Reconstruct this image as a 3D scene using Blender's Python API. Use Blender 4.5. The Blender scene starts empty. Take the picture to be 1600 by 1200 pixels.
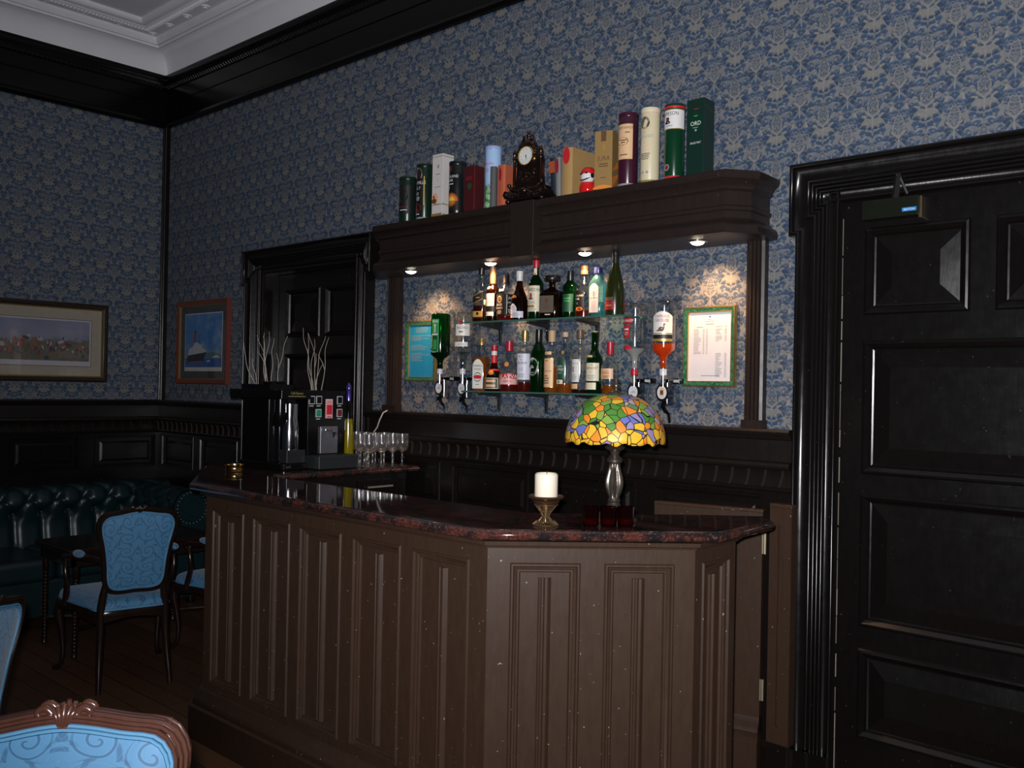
import bpy, bmesh, math, random
from mathutils import Vector, Matrix, Euler

random.seed(7)
PI = math.pi
SC = bpy.context.scene
COL = SC.collection

# ------------------------------------------------------------------ camera
cam_d = bpy.data.cameras.new('camera')
cam = bpy.data.objects.new('camera', cam_d)
COL.objects.link(cam)
SC.camera = cam
cam_d.sensor_fit = 'HORIZONTAL'
cam_d.sensor_width = 36.0
cam_d.lens = 36.0 * 1433.08 / 1600.0
cam_d.clip_start = 0.05
cam_d.clip_end = 60
yaw, pitch, roll = math.radians(42.331), math.radians(0.2366), math.radians(1.1156)
fw = Vector((-math.sin(yaw) * math.cos(pitch), math.cos(yaw) * math.cos(pitch), math.sin(pitch)))
rt0 = Vector((math.cos(yaw), math.sin(yaw), 0))
up0 = rt0.cross(fw)
rt = math.cos(roll) * rt0 + math.sin(roll) * up0
up = -math.sin(roll) * rt0 + math.cos(roll) * up0
CAM = Vector((7.0783, -3.5664, 1.58))
cam.matrix_world = Matrix((
    (rt.x, up.x, -fw.x, CAM.x), (rt.y, up.y, -fw.y, CAM.y), (rt.z, up.z, -fw.z, CAM.z), (0, 0, 0, 1)))

# ------------------------------------------------------------------ world, flash, exposure
w = bpy.data.worlds.new('evening_world')
SC.world = w
w.use_nodes = True
bg = w.node_tree.nodes['Background']
bg.inputs[0].default_value = (0.55, 0.68, 1.0, 1)
bg.inputs[1].default_value = 0.010

fl = bpy.data.lights.new('camera_flash', 'SPOT')
fl.energy = 610
fl.color = (0.97, 0.97, 1.0)
fl.spot_size = math.radians(112)
fl.spot_blend = 1.0
fl.shadow_soft_size = 0.022
flo = bpy.data.objects.new('camera_flash', fl)
COL.objects.link(flo)
flo.location = CAM + up * 0.055 - rt * 0.03
fdir = (fw + up * 0.15 + rt * 0.12).normalized()
flo.rotation_euler = fdir.to_track_quat('-Z', 'Y').to_euler()

SC.view_settings.view_transform = 'Standard'
SC.view_settings.look = 'None'
SC.view_settings.gamma = 1
SC.view_settings.use_curve_mapping = False
SC.view_settings.exposure = 0.0
SC.cycles.transparent_max_bounces = 32
SC.cycles.max_bounces = 8
SC.cycles.sample_clamp_indirect = 4.0


# ------------------------------------------------------------------ node helpers
class NT:
    """small helper to write node maths"""
    def __init__(self, name):
        self.m = bpy.data.materials.new(name)
        self.m.use_nodes = True
        self.t = self.m.node_tree
        self.t.nodes.clear()
        self.out = self.t.nodes.new('ShaderNodeOutputMaterial')

    def n(self, typ, **kw):
        nd = self.t.nodes.new(typ)
        for k, v in kw.items():
            setattr(nd, k, v)
        return nd

    def put(self, sock, v):
        if v is None:
            return
        if hasattr(v, 'is_linked') or isinstance(v, bpy.types.NodeSocket):
            self.t.links.new(v, sock)
        else:
            if isinstance(v, (tuple, list)) and len(v) == 3 and sock.type == 'RGBA':
                v = (*v, 1)
            sock.default_value = v

    def math(self, op, a, b=None, c=None, clamp=False):
        nd = self.n('ShaderNodeMath', operation=op, use_clamp=clamp)
        self.put(nd.inputs[0], a)
        self.put(nd.inputs[1], b)
        self.put(nd.inputs[2], c)
        return nd.outputs[0]

    def add(self, a, b): return self.math('ADD', a, b)
    def sub(self, a, b): return self.math('SUBTRACT', a, b)
    def mul(self, a, b): return self.math('MULTIPLY', a, b)

    def smooth(self, x, a, b):
        nd = self.n('ShaderNodeMapRange', interpolation_type='SMOOTHSTEP')
        self.put(nd.inputs['Value'], x)
        nd.inputs['From Min'].default_value = a
        nd.inputs['From Max'].default_value = b
        return nd.outputs[0]

    def mix(self, f, a, b, typ='MIX'):
        nd = self.n('ShaderNodeMix', data_type='RGBA', blend_type=typ)
        self.put(nd.inputs[0], f)
        self.put(nd.inputs[6], a)
        self.put(nd.inputs[7], b)
        return nd.outputs[2]

    def obj(self):
        return self.n('ShaderNodeTexCoord').outputs['Object']

    def xyz(self, v):
        nd = self.n('ShaderNodeSeparateXYZ')
        self.put(nd.inputs[0], v)
        return nd.outputs[0], nd.outputs[1], nd.outputs[2]

    def vec(self, x, y, z):
        nd = self.n('ShaderNodeCombineXYZ')
        for i, q in enumerate((x, y, z)):
            self.put(nd.inputs[i], q)
        return nd.outputs[0]

    def noise(self, v, scale, detail=3, rough=0.5, out=0):
        nd = self.n('ShaderNodeTexNoise')
        self.put(nd.inputs['Vector'], v)
        nd.inputs['Scale'].default_value = scale
        nd.inputs['Detail'].default_value = detail
        nd.inputs['Roughness'].default_value = rough
        return nd.outputs[out]

    def bump(self, h, strength=0.3, dist=0.01):
        nd = self.n('ShaderNodeBump')
        self.put(nd.inputs['Height'], h)
        nd.inputs['Strength'].default_value = strength
        nd.inputs['Distance'].default_value = dist
        return nd.outputs[0]

    def pbsdf(self, color, rough=0.5, metal=0.0, spec=0.5, normal=None, coat=0.0, sheen=0.0, emit=None, estr=0.0):
        nd = self.n('ShaderNodeBsdfPrincipled')
        self.put(nd.inputs['Base Color'], color)
        self.put(nd.inputs['Roughness'], rough)
        self.put(nd.inputs['Metallic'], metal)
        self.put(nd.inputs['Specular IOR Level'], spec)
        if normal is not None:
            self.put(nd.inputs['Normal'], normal)
        nd.inputs['Coat Weight'].default_value = coat
        nd.inputs['Coat Roughness'].default_value = 0.05
        nd.inputs['Sheen Weight'].default_value = sheen
        if emit is not None:
            self.put(nd.inputs['Emission Color'], emit)
            nd.inputs['Emission Strength'].default_value = estr
        return nd.outputs[0]

    def done(self, sh):
        self.t.links.new(sh, self.out.inputs[0])
        return self.m


_M = {}


def plain(name, col, rough=0.5, metal=0.0, spec=0.5, var=0.12, scale=30, bump=0.0, coat=0.0, sheen=0.0):
    """painted / printed / metal surface with a little tonal mottling"""
    if name in _M:
        return _M[name]
    k = NT(name)
    o = k.obj()
    nz = k.noise(o, scale, 3)
    c = k.mix(nz, tuple(x * (1 - var) for x in col), tuple(min(1, x * (1 + var)) for x in col))
    nrm = k.bump(k.noise(o, scale * 2.2, 3), bump, 0.004) if bump else None
    _M[name] = k.done(k.pbsdf(c, rough, metal, spec, nrm, coat, sheen))
    return _M[name]


def paint_wood(name, col, rough=0.32, spec=0.5, chips=0.0, coat=0.0):
    """old thick gloss paint on joinery: brush ripple, worn flecks"""
    if name in _M:
        return _M[name]
    k = NT(name)
    o = k.obj()
    mp = k.n('ShaderNodeMapping')
    k.put(mp.inputs[0], o)
    mp.inputs['Scale'].default_value = (6, 6, 1.3)
    nz = k.noise(mp.outputs[0], 9, 4, 0.6)
    c = k.mix(nz, tuple(x * 0.72 for x in col), tuple(x * 1.25 for x in col))
    if chips:
        ch = k.smooth(k.noise(o, 70, 2, 0.6), 0.735, 0.76)
        c = k.mix(k.mul(ch, chips), c, (0.35, 0.30, 0.26))
    r = k.add(k.mul(k.noise(o, 25, 3), 0.12), rough - 0.06)
    nrm = k.bump(k.noise(mp.outputs[0], 10, 2), 0.05, 0.006)
    _M[name] = k.done(k.pbsdf(c, r, 0, spec, nrm, coat))
    return _M[name]


def glass(name, tint=(1, 1, 1), gloss=1.0, rough=0.03, ior=1.5, body=None, bw=0.0, extra=0.0, facet=0.0):
    """clear or tinted thin glass; body = diffuse colour mixed in for light glowing through liquid or glass"""
    if name in _M:
        return _M[name]
    k = NT(name)
    tr = k.n('ShaderNodeBsdfTransparent')
    nz = k.noise(k.obj(), 20, 1)
    k.put(tr.inputs[0], k.mix(nz, tuple(x * 0.97 for x in tint), tint))
    sh = tr.outputs[0]
    if body:
        di = k.n('ShaderNodeBsdfDiffuse')
        di.inputs[0].default_value = (*body, 1)
        tl = k.n('ShaderNodeBsdfTranslucent')
        tl.inputs[0].default_value = (*body, 1)
        m2 = k.n('ShaderNodeMixShader')
        m2.inputs[0].default_value = 0.35
        k.t.links.new(di.outputs[0], m2.inputs[1])
        k.t.links.new(tl.outputs[0], m2.inputs[2])
        m1 = k.n('ShaderNodeMixShader')
        m1.inputs[0].default_value = bw
        k.t.links.new(sh, m1.inputs[1])
        k.t.links.new(m2.outputs[0], m1.inputs[2])
        sh = m1.outputs[0]
    gl = k.n('ShaderNodeBsdfGlossy')
    gl.inputs[0].default_value = (gloss, gloss, gloss, 1)
    gl.inputs['Roughness'].default_value = rough
    if facet:
        vo = k.n('ShaderNodeTexVoronoi')
        k.put(vo.inputs['Vector'], k.obj())
        vo.inputs['Scale'].default_value = facet
        k.put(gl.inputs['Normal'], k.bump(vo.outputs['Distance'], 1.0, 0.004))
    fr = k.n('ShaderNodeFresnel')
    ge = k.n('ShaderNodeNewGeometry')
    k.put(fr.inputs[0], k.add(k.mul(ge.outputs['Backfacing'], 1 / ior - ior), ior))
    mx = k.n('ShaderNodeMixShader')
    k.put(mx.inputs[0], k.math('ADD', fr.outputs[0], extra, clamp=True))
    k.t.links.new(sh, mx.inputs[1])
    k.t.links.new(gl.outputs[0], mx.inputs[2])
    _M[name] = k.done(mx.outputs[0])
    return _M[name]


def glow(name, col, strength):
    if name in _M:
        return _M[name]
    k = NT(name)
    e = k.n('ShaderNodeEmission')
    nz = k.noise(k.obj(), 40, 1)
    k.put(e.inputs[0], k.mix(nz, col, tuple(x * 0.95 for x in col)))
    e.inputs[1].default_value = strength
    _M[name] = k.done(e.outputs[0])
    return _M[name]


def wallpaper(name, axis):
    """blue paper with a half-drop repeat of buff buds and curled leaves, mirrored about each stem"""
    k = NT(name)
    o = k.obj()
    x, y, z = k.xyz(o)
    u = x if axis == 'x' else y
    wx, wy, wz = k.xyz(k.noise(o, 30, 2, out=1))
    u = k.add(u, k.mul(k.sub(wx, 0.5), 0.012))
    zz = k.add(z, k.mul(k.sub(wy, 0.5), 0.016))
    fu = k.math('FRACT', k.mul(u, 1 / 0.20))
    tri = k.mul(k.math('ABSOLUTE', k.sub(fu, 0.5)), 0.20)          # 0 .. 0.1 m
    fv = k.math('FRACT', k.mul(zz, 1 / 0.19))
    an = k.mul(fv, 2 * PI)
    RV = 0.025
    P = k.vec(k.mul(tri, 1.25), k.mul(k.math('COSINE', an), RV), k.mul(k.math('SINE', an), RV))

    def leaves(scale, lift, seed):
        ce = k.n('ShaderNodeTexVoronoi')
        sh = k.n('ShaderNodeVectorMath', operation='ADD')
        k.put(sh.inputs[0], P)
        sh.inputs[1].default_value = (seed, 0, 0)
        k.put(ce.inputs['Vector'], sh.outputs[0])
        ce.inputs['Scale'].default_value = scale
        r, g, b = k.xyz(ce.outputs['Color'])
        cx, cy, cz = k.xyz(ce.outputs['Position'])
        dv = k.mul(k.math('SINE', k.sub(an, k.math('ARCTAN2', cz, cy))), RV)      # height within the leaf
        # leaf: blue at the foot, buff along the upper rim
        t = k.add(k.mul(dv, scale * 1.05), k.mul(k.sub(ce.outputs['Distance'], 0.30), 0.75))
        return t, r, g, ce.outputs['Distance']
    t1, r1, g1, d1 = leaves(33, 1.0, 0.0)
    t2, r2, g2, d2 = leaves(62, 1.0, 0.37)
    fine = k.noise(P, 170, 3, 0.65)
    rim = k.smooth(k.add(t1, k.mul(k.sub(fine, 0.5), 0.7)), 0.02, 0.52)
    rim2 = k.smooth(k.add(t2, k.mul(k.sub(fine, 0.5), 0.7)), 0.10, 0.60)
    buff = k.math('MAXIMUM', k.mul(rim, k.add(0.45, k.mul(r1, 0.5))), k.mul(rim2, k.mul(r2, 0.80)))
    g = g1

    def bud(du, v0):
        dv = k.mul(k.sub(k.math('FRACT', k.add(fv, 0.5 - v0)), 0.5), 0.19)
        q = k.mul(dv, 1 / 0.040)
        wd = k.mul(k.math('SQRT', k.math('SUBTRACT', 1.0, k.mul(q, q), clamp=True)), k.sub(0.0215, k.mul(q, 0.011)))
        d = k.math('DIVIDE', du, k.add(wd, 0.0006))
        ins = k.smooth(d, 1.05, 0.92)
        rim = k.mul(k.smooth(d, 0.62, 0.95), ins)
        vee = k.mul(k.smooth(k.math('ABSOLUTE', k.sub(k.add(dv, 0.052), k.mul(du, 0.9))), 0.0075, 0.002), k.smooth(du, 0.034, 0.026))
        stem = k.mul(k.smooth(du, 0.004, 0.0015), k.smooth(dv, -0.03, -0.05))
        return ins, k.math('MAXIMUM', rim, k.math('MAXIMUM', vee, stem))
    i1, l1 = bud(tri, 0.27)
    i2, l2 = bud(k.sub(0.10, tri), 0.77)
    ins = k.math('MAXIMUM', i1, i2)
    lines = k.math('MAXIMUM', l1, l2)
    buff = k.math('ADD', k.mul(buff, k.sub(1.0, ins)), k.mul(ins, k.add(0.10, k.mul(k.smooth(fine, 0.38, 0.64), 0.62))))
    buff = k.math('MAXIMUM', buff, k.mul(lines, 0.80))
    wear = k.noise(o, 75, 3, 0.7)
    buff = k.math('MULTIPLY', buff, k.add(0.48, k.mul(wear, 1.0)), clamp=True)
    base = k.mix(k.add(k.mul(g, 0.6), k.mul(fine, 0.4)), (0.019, 0.038, 0.074), (0.045, 0.081, 0.150))
    col = k.mix(buff, base, (0.250, 0.235, 0.205))
    return k.done(k.pbsdf(col, 0.6, 0, 0.25))


def granite():
    k = NT('polished_red_granite')
    o = k.obj()
    vo = k.n('ShaderNodeTexVoronoi')
    k.put(vo.inputs['Vector'], o)
    vo.inputs['Scale'].default_value = 160
    r, g, b = k.xyz(vo.outputs['Color'])
    big = k.noise(o, 14, 5, 0.7)
    c = k.mix(k.smooth(big, 0.42, 0.62), (0.014, 0.012, 0.013), (0.080, 0.024, 0.017))
    c = k.mix(k.mul(k.smooth(r, 0.45, 0.9), 0.6), c, (0.010, 0.009, 0.010))
    c = k.mix(k.mul(k.smooth(g, 0.8, 0.95), 0.55), c, (0.15, 0.062, 0.048))
    return k.done(k.pbsdf(c, 0.05, 0, 0.75))


def floorboards():
    k = NT('dark_oak_floorboards')
    o = k.obj()
    x, y, z = k.xyz(o)
    br = k.n('ShaderNodeTexBrick')
    k.put(br.inputs['Vector'], o)
    br.inputs['Scale'].default_value = 1.0
    br.inputs['Brick Width'].default_value = 1.9
    br.inputs['Row Height'].default_value = 0.115
    br.inputs['Mortar Size'].default_value = 0.0025
    br.inputs['Color1'].default_value = (0.165, 0.078, 0.040, 1)
    br.inputs['Color2'].default_value = (0.095, 0.046, 0.025, 1)
    br.inputs['Mortar'].default_value = (0.004, 0.003, 0.002, 1)
    g = k.noise(k.vec(k.mul(x, 1.5), k.mul(y, 38), 0.0), 3.0, 5, 0.65)
    c = k.mix(g, br.outputs[0], (0.045, 0.023, 0.013), 'MIX')
    return k.done(k.pbsdf(c, k.add(0.3, k.mul(g, 0.25)), 0, 0.4, k.bump(g, 0.1, 0.004)))


def damask(name, base, dark, light, s=1.0):
    """blue woven damask with scrolling acanthus"""
    if name in _M:
        return _M[name]
    k = NT(name)
    o = k.obj()
    x, y, z = k.xyz(o)
    w_ = k.noise(o, 6 * s, 2, out=1)
    wx, wy, wz = k.xyz(w_)
    ax = k.math('ABSOLUTE', x)
    yz = k.add(k.mul(y, 1.0), z)
    u = k.add(k.mul(ax, 11 * s), k.mul(k.sub(wx, 0.5), 0.9))
    v = k.add(k.mul(yz, 11 * s), k.mul(k.sub(wy, 0.5), 0.9))
    fu = k.sub(k.math('FRACT', u), 0.5)
    fv = k.sub(k.math('FRACT', k.add(v, k.mul(k.math('FLOOR', u), 0.5))), 0.5)
    rr = k.math('SQRT', k.add(k.mul(fu, fu), k.mul(fv, fv)))
    an = k.math('ARCTAN2', fv, fu)
    spiral = k.math('SINE', k.add(k.mul(rr, 24.0), an))
    line = k.mul(k.smooth(spiral, 0.62, 0.93), k.smooth(rr, 0.52, 0.42))
    leaf = k.smooth(k.math('SINE', k.add(k.mul(an, 5.0), k.mul(rr, 9))), 0.55, 0.9)
    leaf = k.mul(leaf, k.smooth(rr, 0.34, 0.46))
    weave = k.noise(o, 420, 1)
    c = k.mix(k.mul(leaf, 0.7), base, dark)
    c = k.mix(k.mul(line, 0.8), c, dark)
    edge = k.mul(k.smooth(spiral, 0.25, 0.6), k.smooth(spiral, 0.75, 0.62))
    c = k.mix(k.mul(edge, 0.35), c, light)
    c = k.mix(k.mul(weave, 0.25), c, tuple(q * 0.6 for q in base))
    _M[name] = k.done(k.pbsdf(c, 0.55, 0, 0.3, k.bump(weave, 0.08, 0.002), 0, 0.25))
    return _M[name]


def leaded_glass():
    """stained glass: cells of coloured glass parted by dark lead lines"""
    k = NT('leaded_stained_glass')
    o = k.obj()
    x, y, z = k.xyz(o)
    th = k.math('ARCTAN2', y, x)
    rr = k.math('SQRT', k.add(k.mul(x, x), k.mul(y, y)))
    wn = k.noise(o, 16, 1, out=1)
    mixv = k.n('ShaderNodeVectorMath', operation='MULTIPLY_ADD')
    k.put(mixv.inputs[0], wn)
    mixv.inputs[1].default_value = (0.03, 0.03, 0.03)
    k.put(mixv.inputs[2], o)
    P = mixv.outputs[0]
    cell = k.n('ShaderNodeTexVoronoi')
    k.put(cell.inputs['Vector'], P)
    cell.inputs['Scale'].default_value = 34
    edge = k.n('ShaderNodeTexVoronoi', feature='DISTANCE_TO_EDGE')
    k.put(edge.inputs['Vector'], P)
    edge.inputs['Scale'].default_value = 34
    r, g, b = k.xyz(cell.outputs['Color'])
    cx, cy, cz = k.xyz(cell.outputs['Position'])
    patch = k.noise(cell.outputs['Position'], 8.5, 1)
    YEL = (0.80, 0.47, 0.035)
    AMB = (0.80, 0.25, 0.025)
    GRN = (0.075, 0.24, 0.035)
    LGN = (0.22, 0.36, 0.06)
    PUR = (0.30, 0.24, 0.44)
    LIL = (0.50, 0.38, 0.46)
    BLU = (0.14, 0.17, 0.50)
    upper = k.mix(k.smooth(patch, 0.47, 0.49), k.mix(k.math('GREATER_THAN', r, 0.5), PUR, k.mix(k.math('GREATER_THAN', g, 0.55), LIL, BLU)),
                  k.mix(k.math('GREATER_THAN', r, 0.55), GRN, LGN))
    upper = k.mix(k.math('GREATER_THAN', b, 0.80), upper, k.mix(k.math('GREATER_THAN', r, 0.5), AMB, YEL))
    low = k.mix(k.math('GREATER_THAN', r, 0.78), YEL, AMB)
    low = k.mix(k.math('GREATER_THAN', g, 0.90), low, PUR)
    lowmask = k.math('LESS_THAN', k.add(cz, k.mul(k.sub(g, 0.5), 0.03)), 0.335)
    c = k.mix(lowmask, upper, low)
    stv = k.noise(o, 60, 3, 0.7)
    c = k.mix(k.mul(stv, 0.5), c, (0.75, 0.65, 0.5), 'MULTIPLY')
    lead = k.smooth(edge.outputs['Distance'], 0.030, 0.055)
    c = k.mix(lead, (0.012, 0.010, 0.008), c)
    return k.done(k.pbsdf(c, 0.42, 0, 0.4, k.bump(lead, 0.4, 0.002)))


# ------------------------------------------------------------------ mesh helpers
def IDENT(u, d, z):
    return Vector((u, d, z))


def T_back(y0=0.0):
    """u along the back wall, d out of the wall into the room, z up"""
    return lambda u, d, z: Vector((u, y0 - d, z))


def T_left(x0=0.0):
    """u = distance from the back wall, d out of the left wall"""
    return lambda u, d, z: Vector((x0 + d, -u, z))


def T_seg(a, b):
    """u along the segment a->b (plan), d to its right, z up"""
    a, b = Vector(a), Vector(b)
    t = (b - a).normalized()
    r = Vector((t.y, -t.x))
    return lambda u, d, z: Vector((a.x + t.x * u + r.x * d, a.y + t.y * u + r.y * d, z))


def offset_path(path, o, closed=False):
    n = len(path)
    out = []
    for i in range(n):
        p = Vector(path[i])
        if closed or 0 < i < n - 1:
            a, b = Vector(path[(i - 1) % n]), Vector(path[(i + 1) % n])
            d1, d2 = (p - a).normalized(), (b - p).normalized()
        elif i == 0:
            d1 = d2 = (Vector(path[1]) - p).normalized()
        else:
            d1 = d2 = (p - Vector(path[i - 1])).normalized()
        n1, n2 = Vector((d1.y, -d1.x)), Vector((d2.y, -d2.x))
        m = n1 + n2
        m = m / max(m.dot(n1), 1e-4) if m.length > 1e-6 else n1
        out.append(p + m * o)
    return out


_TXT = {}


def text2d(s, font_res=2):
    """flat letter shapes, cap height about 0.7, returns verts and faces centred on x"""
    if s in _TXT:
        return _TXT[s]
    cu = bpy.data.curves.new('t', 'FONT')
    cu.body = s
    cu.resolution_u = font_res
    cu.align_x = 'CENTER'
    ob = bpy.data.objects.new('t', cu)
    COL.objects.link(ob)
    dg = bpy.context.evaluated_depsgraph_get()
    me = ob.evaluated_get(dg).to_mesh()
    vs = [(v.co.x, v.co.y) for v in me.vertices]
    fs = [tuple(p.vertices) for p in me.polygons]
    ob.evaluated_get(dg).to_mesh_clear()
    bpy.data.objects.remove(ob)
    bpy.data.curves.remove(cu)
    _TXT[s] = (vs, fs)
    return _TXT[s]


class MB:
    def __init__(self):
        self.v, self.f, self.mi = [], [], []
        self.m = 0

    def quad(self, *pts):
        b = len(self.v)
        self.v += [tuple(p) for p in pts]
        self.f.append(tuple(range(b, b + len(pts))))
        self.mi.append(self.m)

    def loops(self, loops, closed=True, cap0=False, cap1=False):
        """skin between successive loops of equal length"""
        b = len(self.v)
        n = len(loops[0])
        for L in loops:
            self.v += [tuple(p) for p in L]
        for i in range(len(loops) - 1):
            for j in range(n if closed else n - 1):
                k = (j + 1) % n
                self.f.append((b + i * n + j, b + i * n + k, b + (i + 1) * n + k, b + (i + 1) * n + j))
                self.mi.append(self.m)
        if cap0:
            self.f.append(tuple(b + j for j in reversed(range(n))))
            self.mi.append(self.m)
        if cap1:
            self.f.append(tuple(b + (len(loops) - 1) * n + j for j in range(n)))
            self.mi.append(self.m)
        return self

    def box(self, x0, x1, y0, y1, z0, z1, T=IDENT):
        p = [T(x0, y0, z0), T(x1, y0, z0), T(x1, y1, z0), T(x0, y1, z0)]
        q = [T(x0, y0, z1), T(x1, y0, z1), T(x1, y1, z1), T(x0, y1, z1)]
        return self.loops([p, q], True, True, True)

    def sweep(self, path, prof, closed=False, T=None, caps=True):
        """profile [(offset to the right, height)] along a plan path; T maps (px, py, h)"""
        T = T or (lambda x, y, h: Vector((x, y, h)))
        rows = []
        for o, h in prof:
            pts = offset_path(path, o, closed)
            rows.append([T(p.x, p.y, h) for p in pts])
        self.loops(rows, closed)
        if caps and not closed:
            self.quad(*[r[0] for r in rows])
            self.quad(*[r[-1] for r in reversed(rows)])
        return self

    def frame(self, T, x0, x1, z0, z1, prof, fill=True):
        """mitred rectangular loops: prof [(inset, out)], last one filled"""
        rows = []
        for i, d in prof:
            rows.append([T(x0 + i, d, z0 + i), T(x1 - i, d, z0 + i), T(x1 - i, d, z1 - i), T(x0 + i, d, z1 - i)])
        return self.loops(rows, True, False, fill)

    def flats(self, T, x0, x1, z0, z1, holes, d):
        """flat face with rectangular holes"""
        xs = sorted({x0, x1, *[h[0] for h in holes], *[h[1] for h in holes]})
        zs = sorted({z0, z1, *[h[2] for h in holes], *[h[3] for h in holes]})
        for a, b in zip(xs, xs[1:]):
            for c, e in zip(zs, zs[1:]):
                mx, mz = (a + b) / 2, (c + e) / 2
                if x0 <= mx <= x1 and z0 <= mz <= z1 and not any(h[0] < mx < h[1] and h[2] < mz < h[3] for h in holes):
                    self.quad(T(a, d, c), T(b, d, c), T(b, d, e), T(a, d, e))
        return self

    def lathe(self, prof, c=(0, 0, 0), seg=24, sq=None, flute=None, a0=0.0):
        """prof [(r, z)]; sq(i) squareness 0..1 per ring; flute (count, depth(z))"""
        rows = []
        for i, (r, z) in enumerate(prof):
            row = []
            s = sq(r, z) if sq else 0
            for j in range(seg):
                a = a0 + 2 * PI * j / seg
                rr = r
                if s:
                    e = 2 + 6 * s
                    rr = r / (abs(math.cos(a)) ** e + abs(math.sin(a)) ** e) ** (1 / e)
                if flute:
                    rr *= 1 - flute[1](z) * (0.5 + 0.5 * math.cos(flute[0] * a))
                row.append((c[0] + rr * math.cos(a), c[1] + rr * math.sin(a), c[2] + z))
            rows.append(row)
        return self.loops(rows, True, prof[0][0] > 1e-5, prof[-1][0] > 1e-5)

    def tube(self, pts, rad, seg=8, caps=True, flat=1.0):
        """round bar along points; rad number or list"""
        pts = [Vector(p) for p in pts]
        n = len(pts)
        R = rad if isinstance(rad, (list, tuple)) else [rad] * n
        rows = []
        t0 = (pts[1] - pts[0]).normalized()
        ref = Vector((0, 0, 1)) if abs(t0.z) < 0.9 else Vector((1, 0, 0))
        nx = t0.cross(ref).normalized()
        for i in range(n):
            t = (pts[min(i + 1, n - 1)] - pts[max(i - 1, 0)]).normalized()
            nx = (nx - t * nx.dot(t)).normalized()
            ny = t.cross(nx)
            rows.append([pts[i] + (nx * math.cos(2 * PI * j / seg) + ny * flat * math.sin(2 * PI * j / seg)) * R[i] for j in range(seg)])
        return self.loops(rows, True, caps, caps)

    def stube(self, pts, rad, seg=10, n=4):
        """tube through a smooth curve"""
        P = [Vector(p) for p in pts]
        out, rr = [], []
        for i in range(len(P) - 1):
            p0, p1, p2, p3 = P[max(i - 1, 0)], P[i], P[i + 1], P[min(i + 2, len(P) - 1)]
            for j in range(n):
                t = j / n
                out.append(0.5 * ((2 * p1) + (-p0 + p2) * t + (2 * p0 - 5 * p1 + 4 * p2 - p3) * t * t + (-p0 + 3 * p1 - 3 * p2 + p3) * t ** 3))
                rr.append(rad[i] + (rad[i + 1] - rad[i]) * t)
        out.append(P[-1])
        rr.append(rad[-1])
        return self.tube(out, rr, seg)

    def ring(self, pts, rx, ry=None, seg=8, nrm=None):
        """closed bar around a loop of points lying about a plane with normal nrm"""
        pts = [Vector(p) for p in pts]
        n = len(pts)
        ry = ry or rx
        nrm = Vector(nrm or (0, 0, 1)).normalized()
        rows = []
        for i in range(n):
            t = (pts[(i + 1) % n] - pts[i - 1]).normalized()
            s = t.cross(nrm).normalized()
            rows.append([pts[i] + s * rx * math.cos(2 * PI * j / seg) + nrm * ry * math.sin(2 * PI * j / seg) for j in range(seg)])
        rows.append(rows[0])
        return self.loops(rows, True)

    def ball(self, c, rx, ry=None, rz=None, seg=12, rings=8):
        ry = ry or rx
        rz = rz or rx
        rows = []
        for i in range(1, rings):
            p = -PI / 2 + PI * i / rings
            rows.append([(c[0] + rx * math.cos(p) * math.cos(2 * PI * j / seg), c[1] + ry * math.cos(p) * math.sin(2 * PI * j / seg), c[2] + rz * math.sin(p)) for j in range(seg)])
        return self.loops(rows, True, True, True)

    def prism(self, poly, z0, z1):
        a = [(p[0], p[1], z0) for p in poly]
        b = [(p[0], p[1], z1) for p in poly]
        return self.loops([a, b], True, True, True)

    def text(self, s, size, fn):
        """fn(x, y) -> point; size = cap height"""
        vs, fs = text2d(s)
        k = size / 0.72
        b = len(self.v)
        self.v += [tuple(fn(x * k, y * k)) for x, y in vs]
        for f in fs:
            self.f.append(tuple(b + i for i in f))
            self.mi.append(self.m)
        return self

    def build(self, name, mats, parent=None, smooth=40, bevel=0.0, loc=None):
        me = bpy.data.meshes.new(name)
        me.from_pydata(self.v, [], self.f)
        if not isinstance(mats, (list, tuple)):
            mats = [mats]
        for m in mats:
            me.materials.append(m)
        for p, i in zip(me.polygons, self.mi):
            p.material_index = i
        bm = bmesh.new()
        bm.from_mesh(me)
        bmesh.ops.remove_doubles(bm, verts=bm.verts, dist=1e-5)
        bmesh.ops.recalc_face_normals(bm, faces=bm.faces)
        bm.to_mesh(me)
        bm.free()
        if smooth:
            me.polygons.foreach_set('use_smooth', [True] * len(me.polygons))
            me.set_sharp_from_angle(angle=math.radians(smooth))
        ob = bpy.data.objects.new(name, me)
        COL.objects.link(ob)
        if parent is not None:
            ob.parent = parent
        if loc:
            ob.location = loc
        if bevel:
            md = ob.modifiers.new('bevel', 'BEVEL')
            md.width = bevel
            md.segments = 2
            md.harden_normals = True
            md.limit_method = 'ANGLE'
            md.angle_limit = math.radians(40)
        return ob


def tag(o, label, cat, group=None):
    o['label'] = label
    o['category'] = cat
    if group:
        o['group'] = group
    return o


def thing(name, label, cat, loc=(0, 0, 0), rz=0.0, group=None):
    o = bpy.data.objects.new(name, None)
    o.empty_display_size = 0.05
    COL.objects.link(o)
    o.location = loc
    o.rotation_euler = (0, 0, rz)
    return tag(o, label, cat, group)


def struct(o):
    o['kind'] = 'structure'
    return o


def dup(root, loc, rz=0.0, label=None, scale=None):
    r = root.copy()
    COL.objects.link(r)
    r.location = loc
    r.rotation_euler = (0, 0, rz)
    if scale:
        r.scale = (scale,) * 3
    if label:
        r['label'] = label
    for ch in list(root.children):
        c = ch.copy()
        COL.objects.link(c)
        c.parent = r
        for g in list(ch.children):
            d = g.copy()
            COL.objects.link(d)
            d.parent = c
    return r

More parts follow.
